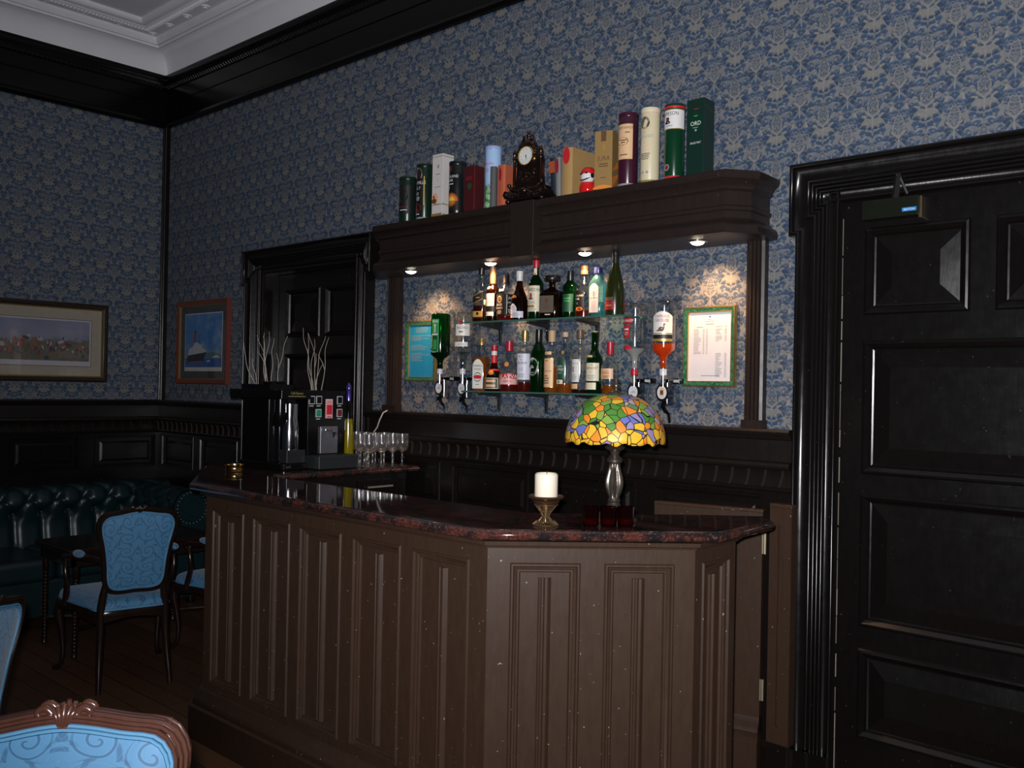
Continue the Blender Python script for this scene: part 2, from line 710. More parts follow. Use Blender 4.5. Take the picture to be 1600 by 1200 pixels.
# ------------------------------------------------------------------ materials
VARN = paint_wood('black_brown_varnish', (0.0072, 0.0054, 0.0047), 0.25, 0.42, 0.25)
DOORP = paint_wood('black_door_varnish', (0.0050, 0.0042, 0.0039), 0.24, 0.42, 0.12)
CANP = paint_wood('dark_canopy_paint', (0.0200, 0.0132, 0.0110), 0.40, 0.35, 0.2)
BARP = paint_wood('chocolate_bar_paint', (0.0430, 0.0238, 0.0152), 0.40, 0.24, 0.9)
CORN = paint_wood('black_frieze_varnish', (0.0040, 0.0032, 0.0030), 0.22, 0.22)
CEIL = plain('white_ceiling_paint', (0.86, 0.85, 0.88), 0.7, scale=8, var=0.05)
BLACK = plain('black_plastic', (0.0035, 0.0035, 0.004), 0.16, 0, 0.4)
BLKMAT = plain('black_satin_metal', (0.012, 0.012, 0.013), 0.4)
CHROME = plain('polished_chrome', (0.72, 0.72, 0.75), 0.12, 1.0)
BRASS = plain('polished_brass', (0.62, 0.42, 0.15), 0.2, 1.0)
GOLD = plain('gilt_slip', (0.55, 0.38, 0.14), 0.3, 0.9)
WHITE = plain('white_paper', (0.75, 0.74, 0.70), 0.6, var=0.04)
GLASS = glass('clear_glass')
GRAN = granite()

# ------------------------------------------------------------------ room shell
m = MB()
m.box(-0.2, 9.6, -7.0, 0.25, -0.12, 0.0)
struct(m.build('floor', floorboards()))

XE, YE = 9.6, -7.0
DZ, WZ, CZ = 1.43, 3.61, 4.03       # dado top, paper top, frieze top
D1A, D1B, D1T = 1.492, 2.523, 2.342    # opening of the left door
PAPER_B = wallpaper('blue_leaf_wallpaper', 'x')
PAPER_L = wallpaper('blue_leaf_wallpaper_side', 'y')
m = MB()
m.box(-0.2, D1A, 0, 0.2, 0, 4.4)
m.box(D1B, XE, 0, 0.2, 0, 4.4)
m.box(D1A, D1B, 0, 0.2, D1T, 4.4)
m.m = 0
struct(m.build('wall_back', PAPER_B, smooth=0))
m = MB()
m.box(-0.2, 0, YE, 0.0, 0, 4.4)
struct(m.build('wall_left', PAPER_L, smooth=0))

# ceiling: cove, fillets, enriched band, flat
m = MB()
CP = [(0.0, 0.0), (XE, 0.0)]
cov = [(0.0, CZ)]
for i in range(1, 9):
    a = PI / 2 * i / 8
    cov.append((0.15 * (1 - math.cos(a)), CZ + 0.17 * math.sin(a)))
prof = cov + [(0.152, 4.185), (0.165, 4.185), (0.168, 4.20), (0.185, 4.20), (0.20, 4.225), (0.205, 4.25), (0.305, 4.25), (0.308, 4.235),
              (0.33, 4.215), (0.375, 4.225), (0.385, 4.235), (0.40, 4.235), (0.425, 4.255), (0.43, 4.275), (3.0, 4.275)]
m.sweep([(0.0, YE), (0.0, 0.0), (XE, 0.0)], prof, caps=False)
m.box(-0.2, XE, YE, 0.2, 4.40, 4.5)
# egg and dart on the raised band
for i in range(150):
    t = 0.36 + i * 0.026
    if t < 5.2:
        m.ball((t, -0.352, 4.217), 0.0095, 0.022, 0.010, 6, 4)
    if t < 3.4:
        m.ball((0.352, -t, 4.217), 0.022, 0.0095, 0.010, 6, 4)
cl = struct(m.build('ceiling', CEIL))
m = MB()
m.lathe([(0.034, 0.0), (0.033, -0.006), (0.024, -0.008), (0.022, -0.004), (0.014, -0.006), (0.010, -0.014), (0.0, -0.017)], seg=18)
ros = m.build('rosette', CEIL, cl, loc=(0.255, -0.255, 4.25))
for i in range(1, 14):
    for x, y in ((0.255 + 0.262 * i, -0.255), (0.255, -0.255 - 0.262 * i)):
        r = ros.copy()
        COL.objects.link(r)
        r.parent = cl
        r.location = (x, y, 4.25)

# dark frieze under the cove
fr = [(0.0, WZ), (0.020, WZ), (0.034, WZ + 0.008), (0.040, WZ + 0.02), (0.030, WZ + 0.035), (0.022, WZ + 0.05), (0.012, WZ + 0.055), (0.012, WZ + 0.19),
      (0.020, WZ + 0.195), (0.020, WZ + 0.205), (0.012, WZ + 0.21), (0.012, WZ + 0.30), (0.022, WZ + 0.31), (0.022, WZ + 0.35), (0.034, WZ + 0.365),
      (0.040, WZ + 0.40), (0.036, WZ + 0.42), (0.0, WZ + 0.42)]
for nm, path, ax in (('trim_1', [(0.0, 0.0), (XE, 0.0)], 0), ('trim_2', [(0.0, YE), (0.0, 0.0)], 1)):
    m = MB()
    m.sweep(path, fr)
    for i in range(130):
        t = 0.05 + i * 0.034
        for dz, oo in ((0.333, 0.0), (0.318, 0.017)):
            c = (t + oo, -0.024, WZ + dz) if ax == 0 else (0.024, -t - oo, WZ + dz)
            m.ball(c, 0.0072, seg=6, rings=4)
    struct(m.build(nm, CORN))

# upright bead in the corner
m = MB()
m.sweep([(0.004, 0.0), (0.072, 0.0)], [(0, DZ), (0.026, DZ), (0.026, WZ), (0, WZ)])
m.tube([(0.020, -0.028, DZ), (0.020, -0.028, WZ)], 0.010, 8)
m.tube([(0.054, -0.028, DZ), (0.054, -0.028, WZ)], 0.012, 8)
struct(m.build('trim_3', VARN))

# ------------------------------------------------------------------ wainscot
PANEL = [(0, 0.034), (0.004, 0.040), (0.012, 0.040), (0.018, 0.030), (0.022, 0.030), (0.026, 0.014), (0.05, 0.014), (0.066, 0.022)]


def wainscot(m, T, a, b, cols, low):
    m.flats(T, a, b, 0.145, 1.175, [(c0, c1, 0.905, 1.157) for c0, c1 in cols] + [(c0, c1, 0.20, 0.80) for c0, c1 in low], 0.034)
    for c0, c1 in cols:
        m.frame(T, c0, c1, 0.905, 1.157, PANEL)
    for c0, c1 in low:
        m.frame(T, c0, c1, 0.20, 0.80, PANEL)
        cx = (c0 + c1) / 2
        for o in (-0.036, -0.012, 0.012, 0.036):   # linenfold ribs
            m.loops([[T(cx + o - 0.009, 0.015, z), T(cx + o - 0.005, 0.030, z), T(cx + o + 0.005, 0.030, z), T(cx + o + 0.009, 0.015, z)] for z in (0.235, 0.765)], False)
    TT = lambda px, py, h: T(px, -py, h)
    P = [(a, 0.0), (b, 0.0)]
    prof = [(0, 0), (0.055, 0), (0.055, 0.125), (0.045, 0.14), (0.034, 0.145)]
    m.sweep(P, prof, T=TT)
    # rail under the scalloped band, cove band, frieze, cap
    cap = [(0.034, 1.170), (0.046, 1.178), (0.050, 1.188), (0.042, 1.194)]
    for i in range(7):
        t = PI / 2 * i / 6
        cap.append((0.042 + 0.030 * (1 - math.cos(t)), 1.194 + 0.074 * math.sin(t)))
    cap += [(0.078, 1.270), (0.082, 1.280), (0.078, 1.292), (0.050, 1.298), (0.050, 1.385), (0.062, 1.390), (0.070, 1.405), (0.082, 1.408), (0.086, 1.420), (0.080, 1.430), (0, 1.430)]
    m.m = 2
    m.sweep(P, cap, T=TT)
    m.m = 0
    # curved fins that part the flutes of the scalloped band
    n = int((b - a) / 0.0755)
    for i in range(n + 1):
        u = a + 0.02 + i * 0.0755
        if u > b - 0.01:
            break
        r0, r1 = [], []
        for j in range(7):
            t = PI / 2 * j / 6
            du = 0.024 * math.sin(j / 6 * PI * 0.5)
            d0, z0 = 0.040 + 0.030 * (1 - math.cos(t)), 1.194 + 0.072 * math.sin(t)
            r0.append((u + du, d0, z0))
        sec = []
        for (uu, dd, zz) in r0:
            sec.append([T(uu - 0.0045, dd, zz), T(uu - 0.0012, dd + 0.012, zz - 0.003), T(uu + 0.0012, dd + 0.012, zz - 0.003), T(uu + 0.0045, dd, zz)])
        m.m = 1
        m.loops(sec, False)
        m.m = 0


m = MB()
TB = T_back()
wainscot(m, TB, 0.036, 1.325, [(0.10, 0.60), (0.69, 1.22)], [(0.10, 0.60), (0.69, 1.22)])
FINS = paint_wood('lighter_fin_varnish', (0.036, 0.027, 0.022), 0.30, 0.5)  # varnish lighter than the panels, for the curved fins
RAIL_LIT = paint_wood('lit_rail_varnish', (0.0090, 0.0066, 0.0055), 0.36, 0.5)  # lighter varnish copy: downlight glow on the rail put into colour and gloss
struct(m.build('trim_4', [VARN, FINS, RAIL_LIT], smooth=19))
m = MB()
wainscot(m, TB, 2.70, 5.418, [(2.78, 3.33), (3.42, 3.99), (4.075, 4.65), (4.745, 5.29)], [(2.78, 3.33), (3.42, 3.99), (4.075, 4.65), (4.745, 5.29)])
struct(m.build('trim_5', [VARN, FINS, RAIL_LIT], smooth=19))
m = MB()
cols = [(0.05 + 0.60 * i, 0.54 + 0.60 * i) for i in range(8)]
low = []
for i in range(8):
    low += [(0.05 + 0.60 * i, 0.275 + 0.60 * i), (0.325 + 0.60 * i, 0.54 + 0.60 * i)]
wainscot(m, T_left(), 0.0, 4.9, cols, low)
struct(m.build('trim_6', [VARN, FINS, RAIL_LIT], smooth=19))

# ------------------------------------------------------------------ doors
def bead(u0, u1, base, h, n=7):
    return [(u0 + (u1 - u0) * (0.5 - 0.5 * math.cos(PI * i / n)), base + h * math.sin(PI * i / n)) for i in range(n + 1)]


CASE = [(0.0, 0.0), (0.0, 0.070)] + bead(0.001, 0.022, 0.068, 0.014) + [(0.026, 0.060), (0.044, 0.050), (0.072, 0.048)] + bead(0.076, 0.096, 0.050, 0.013) + bead(0.099, 0.113, 0.048, 0.010) + bead(0.116, 0.130, 0.044, 0.010) + bead(0.133, 0.147, 0.040, 0.010) + [
    (0.152, 0.034), (0.176, 0.032)] + bead(0.180, 0.198, 0.034, 0.013) + [(0.206, 0.028)]


def casing(m, x0, x1, z1, ear, ez, prof, y0=0.0):
    P = [(x0 + ear, 0.0), (x0 + ear, ez), (x0, ez), (x0, z1), (x1, z1), (x1, ez), (x1 - ear, ez), (x1 - ear, 0.0)]
    m.sweep(P, prof, T=lambda px, pz, d: Vector((px, y0 - d, pz)), caps=False)


RAISED = [(0, 0.0), (0.006, 0.010), (0.014, 0.012), (0.022, 0.004), (0.028, -0.002), (0.034, -0.012), (0.040, -0.014), (0.105, 0.000)]
RAISED2 = [(0, 0.0), (0.006, 0.010), (0.014, 0.012), (0.022, 0.004), (0.028, -0.002), (0.034, -0.012), (0.040, -0.014), (0.10, -0.010)]


def door_leaf(T, x0, x1, z0, z1, panels, th):
    m = MB()
    m.flats(T, x0, x1, z0, z1, panels, 0.0)
    for p in panels:
        m.frame(T, *p, RAISED)
    for a, b in (((x0, z0), (x1, z0)), ((x1, z0), (x1, z1)), ((x1, z1), (x0, z1)), ((x0, z1), (x0, z0))):
        m.quad(T(a[0], 0, a[1]), T(b[0], 0, b[1]), T(b[0], -th, b[1]), T(a[0], -th, a[1]))
    m.quad(T(x0, -th, z0), T(x1, -th, z0), T(x1, -th, z1), T(x0, -th, z1))
    return m


# left door behind the bar
d1 = bpy.data.objects.new('door_1', None)
COL.objects.link(d1)
struct(d1)
m = MB()
CASE1 = [(o * 0.70, d) for o, d in CASE + [(0.230, 0.030), (0.236, 0.020), (0.236, 0.0), (0.236, -0.125)]]
casing(m, 1.290, 2.725, 2.505, 0.040, 2.26, CASE1)
m.build('door_frame', VARN, d1, smooth=55)
T1 = T_back(0.105)
m = door_leaf(T1, 1.500, 2.515, 0.005, 2.335, [(1.585, 1.982, 1.90, 2.23), (2.040, 2.430, 1.90, 2.23), (1.585, 2.430, 1.29, 1.785), (1.585, 2.430, 0.70, 1.20), (1.585, 2.430, 0.24, 0.60)], 0.04)
m.build('door_leaf', VARN, d1, smooth=8)

# right door
d2 = bpy.data.objects.new('door_2', None)
COL.objects.link(d2)
struct(d2)
m = MB()
CASE2 = [(o * 0.84, d) for o, d in CASE]
casing(m, 5.395, 6.845, 2.505, 0.030, 2.215, CASE2)
m.box(5.418, 5.51, 0.0, 0.088, 0.0, 0.16, T=lambda u, d, z: Vector((u, -d, z)))
m.box(5.49, 5.59, 0.0, 0.074, 0.0, 0.16, T=lambda u, d, z: Vector((u, -d, z)))
m.box(5.58, 6.66, 0.0, 0.0015, 0.0, 2.345, T=lambda u, d, z: Vector((u, -d, z)))
m.box(6.64, 6.822, 0.0, 0.088, 0.0, 0.16, T=lambda u, d, z: Vector((u, -d, z)))
m.build('door_frame', DOORP, d2, smooth=55)
T2 = T_back(-0.024)
m = door_leaf(T2, 5.606, 6.63, 0.006, 2.318, [(5.688, 6.072, 1.888, 2.225), (6.155, 6.540, 1.888, 2.225), (5.688, 6.540, 1.273, 1.790), (5.688, 6.540, 0.685, 1.200), (5.688, 6.540, 0.255, 0.600)], 0.022)
m.build('door_leaf', DOORP, d2, smooth=8)
# worn pale edge of the leaf where the paint has chipped
m = MB()
rr = random.Random(3)
z = 0.02
while z < 2.29:
    h = rr.uniform(0.01, 0.16)
    wd = rr.choice((0.0006, 0.0009, 0.0012, 0.0022))
    m.box(5.6015, 5.6015 + wd, 0.020, 0.0256, z, min(z + h, 2.27), T=TB)
    z += h + rr.choice((0.002, 0.004, 0.01, 0.04))
m.build('worn_edge', plain('bare_wood_chips', (0.30, 0.26, 0.22), 0.6), d2)
# door closer
dc = thing('door_closer', 'dark hydraulic door closer with a blue maker plate atop the right door', 'door closer', (5.80, -0.024, 2.283))
m = MB()
m.box(-0.105, 0.105, 0.0, 0.055, -0.036, 0.036, T=T_back())
m.build('closer_body', plain('dark_olive_metal', (0.010, 0.013, 0.007), 0.3, 0.3), dc, bevel=0.003)
m = MB()
m.box(0.100, 0.112, -0.002, 0.040, -0.045, 0.036, T=T_back())
m.build('end_bracket', plain('dull_bronze', (0.10, 0.07, 0.04), 0.4, 0.6), dc, bevel=0.002)
m = MB()
m.tube([(0.016, -0.045, 0.036), (0.028, -0.050, 0.125)], [0.014, 0.011], 4)
m.tube([(0.028, -0.050, 0.125), (0.055, -0.030, 0.050)], 0.006, 6)
m.ball((0.028, -0.062, 0.118), 0.005)
m.build('closer_arm', BLKMAT, dc)
m = MB()
m.box(0.046, 0.098, 0.0551, 0.0562, -0.020, -0.006, T=T_back())
m.m = 1
m.text('BRITON', 0.008, lambda x, y: (0.072 + x, -0.0568, -0.017 + y))
m.build('maker_plate', [plain('bright_blue_plate', (0.02, 0.22, 0.60), 0.4), WHITE], dc)

# fluted posts either side of the back bar
for i, (a, b) in enumerate(((2.840, 2.948), (5.192, 5.275))):
    m = MB()
    wd = b - a
    pr = [(0, 0.0), (0, 0.040), (0.010, 0.044), (0.016, 0.036), (0.022, 0.036)]
    n = 3
    pts = [(a, 0.0), (a, 0.034), (a + 0.012, 0.040), (a + 0.018, 0.030)]
    for j in range(n):
        c = a + wd * (0.28 + 0.22 * j)
        pts += [(c - 0.009, 0.030), (c - 0.005, 0.046), (c + 0.005, 0.046), (c + 0.009, 0.030)]
    pts += [(b - 0.018, 0.030), (b - 0.012, 0.040), (b, 0.034), (b, 0.0)]
    m.loops([[TB(x, d, z) for x, d in pts] for z in (DZ, 2.25)], False)
    m.box(a - 0.006, b + 0.006, 0, 0.052, DZ, DZ + 0.035, T=TB)
    struct(m.build('trim_%d' % (7 + i), CANP))

# ------------------------------------------------------------------ canopy over the back bar
cn = thing('bar_canopy', 'deep dark wooden canopy shelf with a chamfered end over the lit bottles', 'canopy', (0, 0, 0))
CPATH = [(2.745, 0.0), (3.050, -0.268), (5.216, -0.268), (5.284, -0.178), (5.276, 0.0)]
m = MB()
m.sweep(CPATH, [(0.0, 2.216), (0.034, 2.218), (0.038, 2.226), (0.036, 2.250), (0.026, 2.262), (0.014, 2.268), (0.0, 2.285), (0.0, 2.312), (0.008, 2.316), (0.008, 2.330), (0.0, 2.336),
                (0.0, 2.392), (0.012, 2.400), (0.012, 2.410), (0.028, 2.432), (0.038, 2.438), (0.044, 2.450), (0.044, 2.466), (0.038, 2.470), (-0.02, 2.470)], caps=False)
m.build('fascia', CANP, cn, smooth=24)
m = MB()
m.prism([tuple(p) for p in offset_path(CPATH, 0.0)], 2.216, 2.238)
m.build('soffit', plain('canopy_underside', (0.040, 0.030, 0.030), 0.45), cn)
m = MB()
m.prism([tuple(p) for p in offset_path(CPATH, -0.004)], 2.452, 2.4698)
m.build('top_board', CANP, cn)
m = MB()
m.box(4.103, 4.250, 0.262, 0.336, 2.205, 2.466, T=TB)
m.build('centre_block', CANP, cn, bevel=0.003)

# small low-voltage downlights set in the soffit
LAMP = glow('halogen_glow', (1.0, 0.86, 0.62), 18)
first = None
for i, (x, y) in enumerate(((3.245, -0.205), (3.843, -0.195), (4.450, -0.195), (5.034, -0.172))):
    lab = ('lit halogen downlight in the canopy soffit, above the green upturned bottle and blue notice',
           'lit halogen downlight in the canopy soffit, above the left end of the upper bottle row',
           'lit halogen downlight in the canopy soffit, above the pale blue gin bottle',
           'lit halogen downlight in the canopy soffit, above the white price list')[i]
    if first is None:
        first = thing('downlight', lab, 'light', (x, y, 2.216), 0, 'halogen downlights under the canopy')
        m = MB()
        m.lathe([(0.043, 0.0), (0.043, -0.003), (0.038, -0.006), (0.030, -0.005), (0.029, 0.0)], seg=24)
        m.build('trim_ring', CHROME, first)
        m = MB()
        m.lathe([(0.0285, -0.001), (0.0285, -0.006), (0.022, -0.012), (0.010, -0.016), (0.0, -0.0165)], seg=20)
        m.build('bulb', LAMP, first)
    else:
        dup(first, (x, y, 2.216), 0, lab)
    sp = bpy.data.lights.new('halogen', 'SPOT')
    sp.energy = 20
    sp.color = (1.0, 0.54, 0.25)
    sp.spot_size = math.radians(98)
    sp.spot_blend = 0.85
    sp.shadow_soft_size = 0.02
    so = bpy.data.objects.new('halogen', sp)
    COL.objects.link(so)
    so.location = (x, y, 2.190)
    so.rotation_euler = Vector((0.03, 0.50, -1.0)).to_track_quat('-Z', 'Y').to_euler()

# ------------------------------------------------------------------ bar front
bar = thing('bar_counter', 'chocolate brown panelled bar front with an angled corner and stepped plinth', 'bar', (0, 0, 0))
A, B, Cc, D = (3.30, -1.44), (5.05, -1.44), (5.525, -0.965), (5.525, -0.70)
L0 = (2.64, -0.965)
BP = [L0, A, B, Cc, D]
RECESS = [(0, 0.0), (0.004, 0.006), (0.010, 0.006), (0.014, -0.002), (0.020, -0.004), (0.024, -0.010), (0.030, -0.010), (0.034, -0.018), (0.040, -0.018)]


def bar_face(nm, a, b, panels, z0=0.245, z1=1.020):
    T = T_seg(a, b)
    Ln = (Vector(b) - Vector(a)).length
    m = MB()
    m.flats(T, 0, Ln, 0.10, 1.092, [(p, q, z0, z1) for p, q in panels], 0.0)
    for p, q in panels:
        m.frame(T, p, q, z0, z1, RECESS)
        c = p + (q - p) * 0.5
        rib = [(-0.021, -0.018), (-0.019, -0.011), (-0.013, -0.009), (-0.010, -0.013), (-0.004, -0.013), (0.0, -0.006), (0.008, -0.005), (0.014, -0.009), (0.017, -0.014), (0.021, -0.018)]
        m.loops([[T(c + o, d, z) for o, d in rib] for z in (z0 + 0.034, z1 - 0.050)], False, True, True)
    return m.build(nm, BARP, bar)


bar_face('long_front', A, B, [(0.060, 0.315), (0.385, 0.655), (0.720, 0.990), (1.057, 1.330), (1.390, 1.670)])
bar_face('angled_front', B, Cc, [(0.073, 0.300), (0.377, 0.605)])
bar_face('side_front', Cc, D, [(0.045, 0.225)])
bar_face('end_front', L0, A, [(0.08, 0.38), (0.44, 0.74)])
m = MB()
m.sweep(BP, [(0, 0.0), (0.056, 0.0), (0.056, 0.140), (0.050, 0.146), (0.040, 0.147), (0.040, 0.158), (0.036, 0.176), (0.022, 0.188), (0.018, 0.202), (0.006, 0.214), (0.0, 0.216)])
m.build('plinth', BARP, bar)
m = MB()
m.sweep(BP, [(0, 1.066), (0.010, 1.068), (0.012, 1.074), (0.024, 1.078), (0.026, 1.0915), (0, 1.0915)])
m.build('cap_moulding', BARP, bar)
m = MB()
inner = [(5.29, -0.70), (4.90, -1.09), (3.125, -1.09), (3.05, -1.02), (2.80, -0.90)]
m.prism([tuple(p) for p in offset_path(BP, -0.022)] + inner, 0.02, 1.0915)
m.build('carcass', BARP, bar)

# ------------------------------------------------------------------ granite worktop
GP = [(2.40, -0.93), (2.62, -1.085), (3.24, -1.492), (5.042, -1.492), (5.600, -0.934), (5.588, -0.535), (5.500, -0.440), (5.365, -0.552), (4.872, -1.040), (3.225, -1.040), (3.165, -0.98), (3.165, -0.040), (2.40, -0.040)]
m = MB()
rows = []
zt, zb = 1.1275, 1.0925
for t in range(9):
    a = -PI / 2 + PI * t / 8
    o = -0.0175 + 0.0175 * math.cos(a)
    rows.append([(p.x, p.y, (zt + zb) / 2 + 0.0175 * math.sin(a)) for p in offset_path(GP, o, True)])
rows = [[(p.x, p.y, zb) for p in offset_path(GP, -0.030, True)]] + rows + [[(p.x, p.y, zt) for p in offset_path(GP, -0.030, True)]]
m.loops(rows, True, True, True)
tag(m.build('bar_worktop', GRAN), 'polished dark red granite worktop with rounded edge running round the bar', 'worktop')

# ------------------------------------------------------------------ cabinet under the return
rc = thing('return_cabinet', 'black wooden cabinet with a long pale pull under the granite beside the wine glasses', 'cabinet', (0, 0, 0))
m = MB()
m.prism([(2.66, -0.88), (3.115, -0.88), (3.115, -0.10), (2.66, -0.10)], 0.02, 1.0915)
m.build('body', VARN, rc)
TX = lambda u, d, z: Vector((3.115 + d, -u, z))
for k, (a, b) in enumerate(((0.13, 0.455), (0.465, 0.80))):
    m = MB()
    m.flats(TX, a, b, 0.12, 1.06, [(a + 0.06, b - 0.06, 0.20, 0.99)], 0.018)
    m.frame(TX, a + 0.06, b - 0.06, 0.20, 0.99, [(0, 0.018), (0.01, 0.010), (0.02, 0.006)])
    m.frame(TX, a, b, 0.12, 1.06, [(0, 0.0), (0, 0.018)], False)
    dr = m.build('door', VARN, rc)
    m = MB()
    m.box(a + 0.09, b - 0.06, 0.026, 0.034, 1.018, 1.027, T=TX)
    m.box(a + 0.10, a + 0.11, 0.018, 0.027, 1.019, 1.026, T=TX)
    m.box(b - 0.08, b - 0.07, 0.018, 0.027, 1.019, 1.026, T=TX)
    m.build('handle', plain('pale_steel', (0.55, 0.48, 0.40), 0.3, 0.7), dr)

# ------------------------------------------------------------------ gate and its post
gp = thing('gate_post', 'narrow brown post with a routed slot against the wall by the right door casing', 'post', (5.403, 0, 0))
m = MB()
TG = lambda u, d, z: Vector((u, -d, z))
m.flats(TG, -0.047, 0.047, 0.17, 1.118, [(-0.010, 0.004, 0.24, 1.05)], 0.110)
m.frame(TG, -0.010, 0.004, 0.24, 1.05, [(0, 0.110), (0.002, 0.100)])
m.quad(TG(-0.047, 0.06, 0.17), TG(-0.047, 0.110, 0.17), TG(-0.047, 0.110, 1.118), TG(-0.047, 0.06, 1.118))
m.quad(TG(0.047, 0.06, 0.17), TG(0.047, 0.110, 0.17), TG(0.047, 0.110, 1.118), TG(0.047, 0.06, 1.118))
m.build('shaft', BARP, gp, smooth=0)
m = MB()
m.box(-0.047, 0.047, 0.06, 0.115, 0.0, 0.172, T=TG)
m.build('foot_block', VARN, gp, bevel=0.003)
m = MB()
m.box(-0.049, 0.049, 0.058, 0.113, 1.117, 1.133, T=TG)
m.build('top_cap', BARP, gp, bevel=0.004)

ga = Vector((5.335, -0.120))
gb = Vector((4.885, -0.222))
gate = thing('bar_gate', 'low brown panelled gate standing open in front of the wainscot behind the bar end', 'gate', (ga.x, ga.y, 0), math.atan2((ga - gb).y, (ga - gb).x))
m = MB()
TG2 = lambda u, d, z: Vector((u, -d, z))
GW = (ga - gb).length
m.flats(TG2, -GW, 0, 0.20, 1.095, [(-GW + 0.07, -0.145, 0.30, 1.00)], 0.020)
m.frame(TG2, -GW + 0.07, -0.145, 0.30, 1.00, [(p, d + 0.020) for p, d in RECESS])
for q in (((-GW, 0.2), (0, 0.2)), ((0, 0.2), (0, 1.095)), ((0, 1.095), (-GW, 1.095)), ((-GW, 1.095), (-GW, 0.2))):
    m.quad(TG2(q[0][0], 0.02, q[0][1]), TG2(q[1][0], 0.02, q[1][1]), TG2(q[1][0], -0.018, q[1][1]), TG2(q[0][0], -0.018, q[0][1]))
m.quad(TG2(-GW, -0.018, 0.2), TG2(0, -0.018, 0.2), TG2(0, -0.018, 1.095), TG2(-GW, -0.018, 1.095))
m.build('panel', BARP, gate)
m = MB()
m.sweep([(-GW, 0.0), (0.0, 0.0)], [(-0.018, 0.015), (0.050, 0.015), (0.050, 0.175), (0.040, 0.182), (0.040, 0.200), (0.046, 0.215), (0.038, 0.235), (0.024, 0.245), (0.022, 0.262), (0.020, 0.268), (-0.018, 0.268)])
m.build('plinth', BARP, gate)
m = MB()
m.box(-GW - 0.003, 0.003, -0.021, 0.023, 1.094, 1.107, T=TG2)
m.build('top_rail', BARP, gate, bevel=0.004)
for z in (0.34, 0.93):
    m = MB()
    m.tube([(0.010, -0.020, z), (0.010, -0.020, z + 0.085)], 0.0065, 8)
    m.box(0.000, 0.010, 0.0215, 0.024, z, z + 0.085, T=TG2)
    m.build('hinge', plain('worn_brass_hinge', (0.50, 0.42, 0.28), 0.35, 0.8), gate)

# ------------------------------------------------------------------ tiffany lamp
ZW = 1.1277
lp = thing('table_lamp', 'stained glass dome table lamp with a fluted bronze column on the granite bar corner', 'lamp', (5.213, -0.985, ZW))
BRZ = plain('aged_bronze', (0.150, 0.125, 0.105), 0.34, 0.85, scale=60, bump=0.1)
m = MB()
m.lathe([(0.078, 0.0), (0.080, 0.006), (0.074, 0.012), (0.066, 0.016), (0.050, 0.030), (0.036, 0.042), (0.030, 0.050)], seg=56, flute=(14, lambda z: 0.05 if z > 0.014 else 0.02))
m.build('base', BRZ, lp)
m = MB()
pr = [(0.030, 0.048), (0.024, 0.054), (0.020, 0.064), (0.023, 0.070), (0.020, 0.076), (0.018, 0.082), (0.024, 0.096), (0.031, 0.116), (0.033, 0.134), (0.030, 0.152), (0.024, 0.172), (0.020, 0.192), (0.019, 0.200)]
m.lathe(pr, seg=64, flute=(11, lambda z: 0.22 if 0.09 < z < 0.195 else 0.0))
m.build('column', BRZ, lp)
m = MB()
m.lathe([(0.019, 0.198), (0.026, 0.204), (0.027, 0.212), (0.020, 0.220), (0.014, 0.228), (0.018, 0.240), (0.032, 0.248), (0.036, 0.254), (0.030, 0.260), (0.020, 0.266), (0.018, 0.290), (0.006, 0.300), (0.006, 0.452)], seg=32)
m.build('capital', BRZ, lp)
m = MB()
R, H0, H1 = 0.173, 0.272, 0.438
rows = []
NS = 84
for i in range(17):
    t = i / 16
    a = t * PI / 2 * 0.93
    r = R * math.cos(a) ** 0.82
    z = H0 + (H1 - H0) * math.sin(a) / math.sin(PI / 2 * 0.93)
    row = []
    for j in range(NS):
        th = 2 * PI * j / NS
        wv = 0.0045 * math.sin(th * 15) * (1 - t) ** 6 + 0.003 * math.sin(th * 23 + 1) * (1 - t) ** 8
        row.append((r * math.cos(th), r * math.sin(th), z + wv))
    rows.append(row)
m.loops(rows, True)
sh = m.build('lamp_shade', leaded_glass(), lp, smooth=60)
md = sh.modifiers.new('thick', 'SOLIDIFY')
md.thickness = 0.004
m = MB()
m.lathe([(0.040, 0.432), (0.034, 0.440), (0.018, 0.446), (0.008, 0.450), (0.007, 0.456), (0.012, 0.462), (0.012, 0.468), (0.006, 0.474), (0.008, 0.480), (0.010, 0.488), (0.004, 0.497), (0.0, 0.500)], seg=20)
m.build('finial', BRZ, lp)

# ------------------------------------------------------------------ candle on its holder
ch = thing('candle_holder', 'pierced brass pedestal dish under the cream pillar candle on the bar', 'candle holder', (5.118, -1.236, ZW))
ABR = plain('antique_brass', (0.42, 0.27, 0.14), 0.28, 0.9, scale=80)
m = MB()
m.lathe([(0.0, 0.088), (0.050, 0.086), (0.057, 0.090), (0.060, 0.094), (0.057, 0.098), (0.052, 0.096), (0.044, 0.092), (0.0, 0.092)], seg=36)
m.lathe([(0.048, 0.084), (0.042, 0.074), (0.032, 0.068), (0.030, 0.066)], seg=36)
m.build('dish', plain('dark_bronzed_brass', (0.16, 0.085, 0.05), 0.3, 0.8), ch)
m = MB()
for (r0, z0, r1, z1, n) in ((0.038, 0.068, 0.020, 0.045, 26), (0.019, 0.045, 0.011, 0.028, 16), (0.011, 0.028, 0.024, 0.012, 16), (0.030, 0.013, 0.042, 0.002, 34)):
    for j in range(n):
        a = 2 * PI * j / n
        c, s = math.cos(a), math.sin(a)
        rm, zm = (r0 * 0.45 + r1 * 0.55), z0 * 0.5 + z1 * 0.5
        m.tube([(r0 * c, r0 * s, z0), (rm * c, rm * s, zm), (r1 * c, r1 * s, z1)], 0.0014, 5, False)
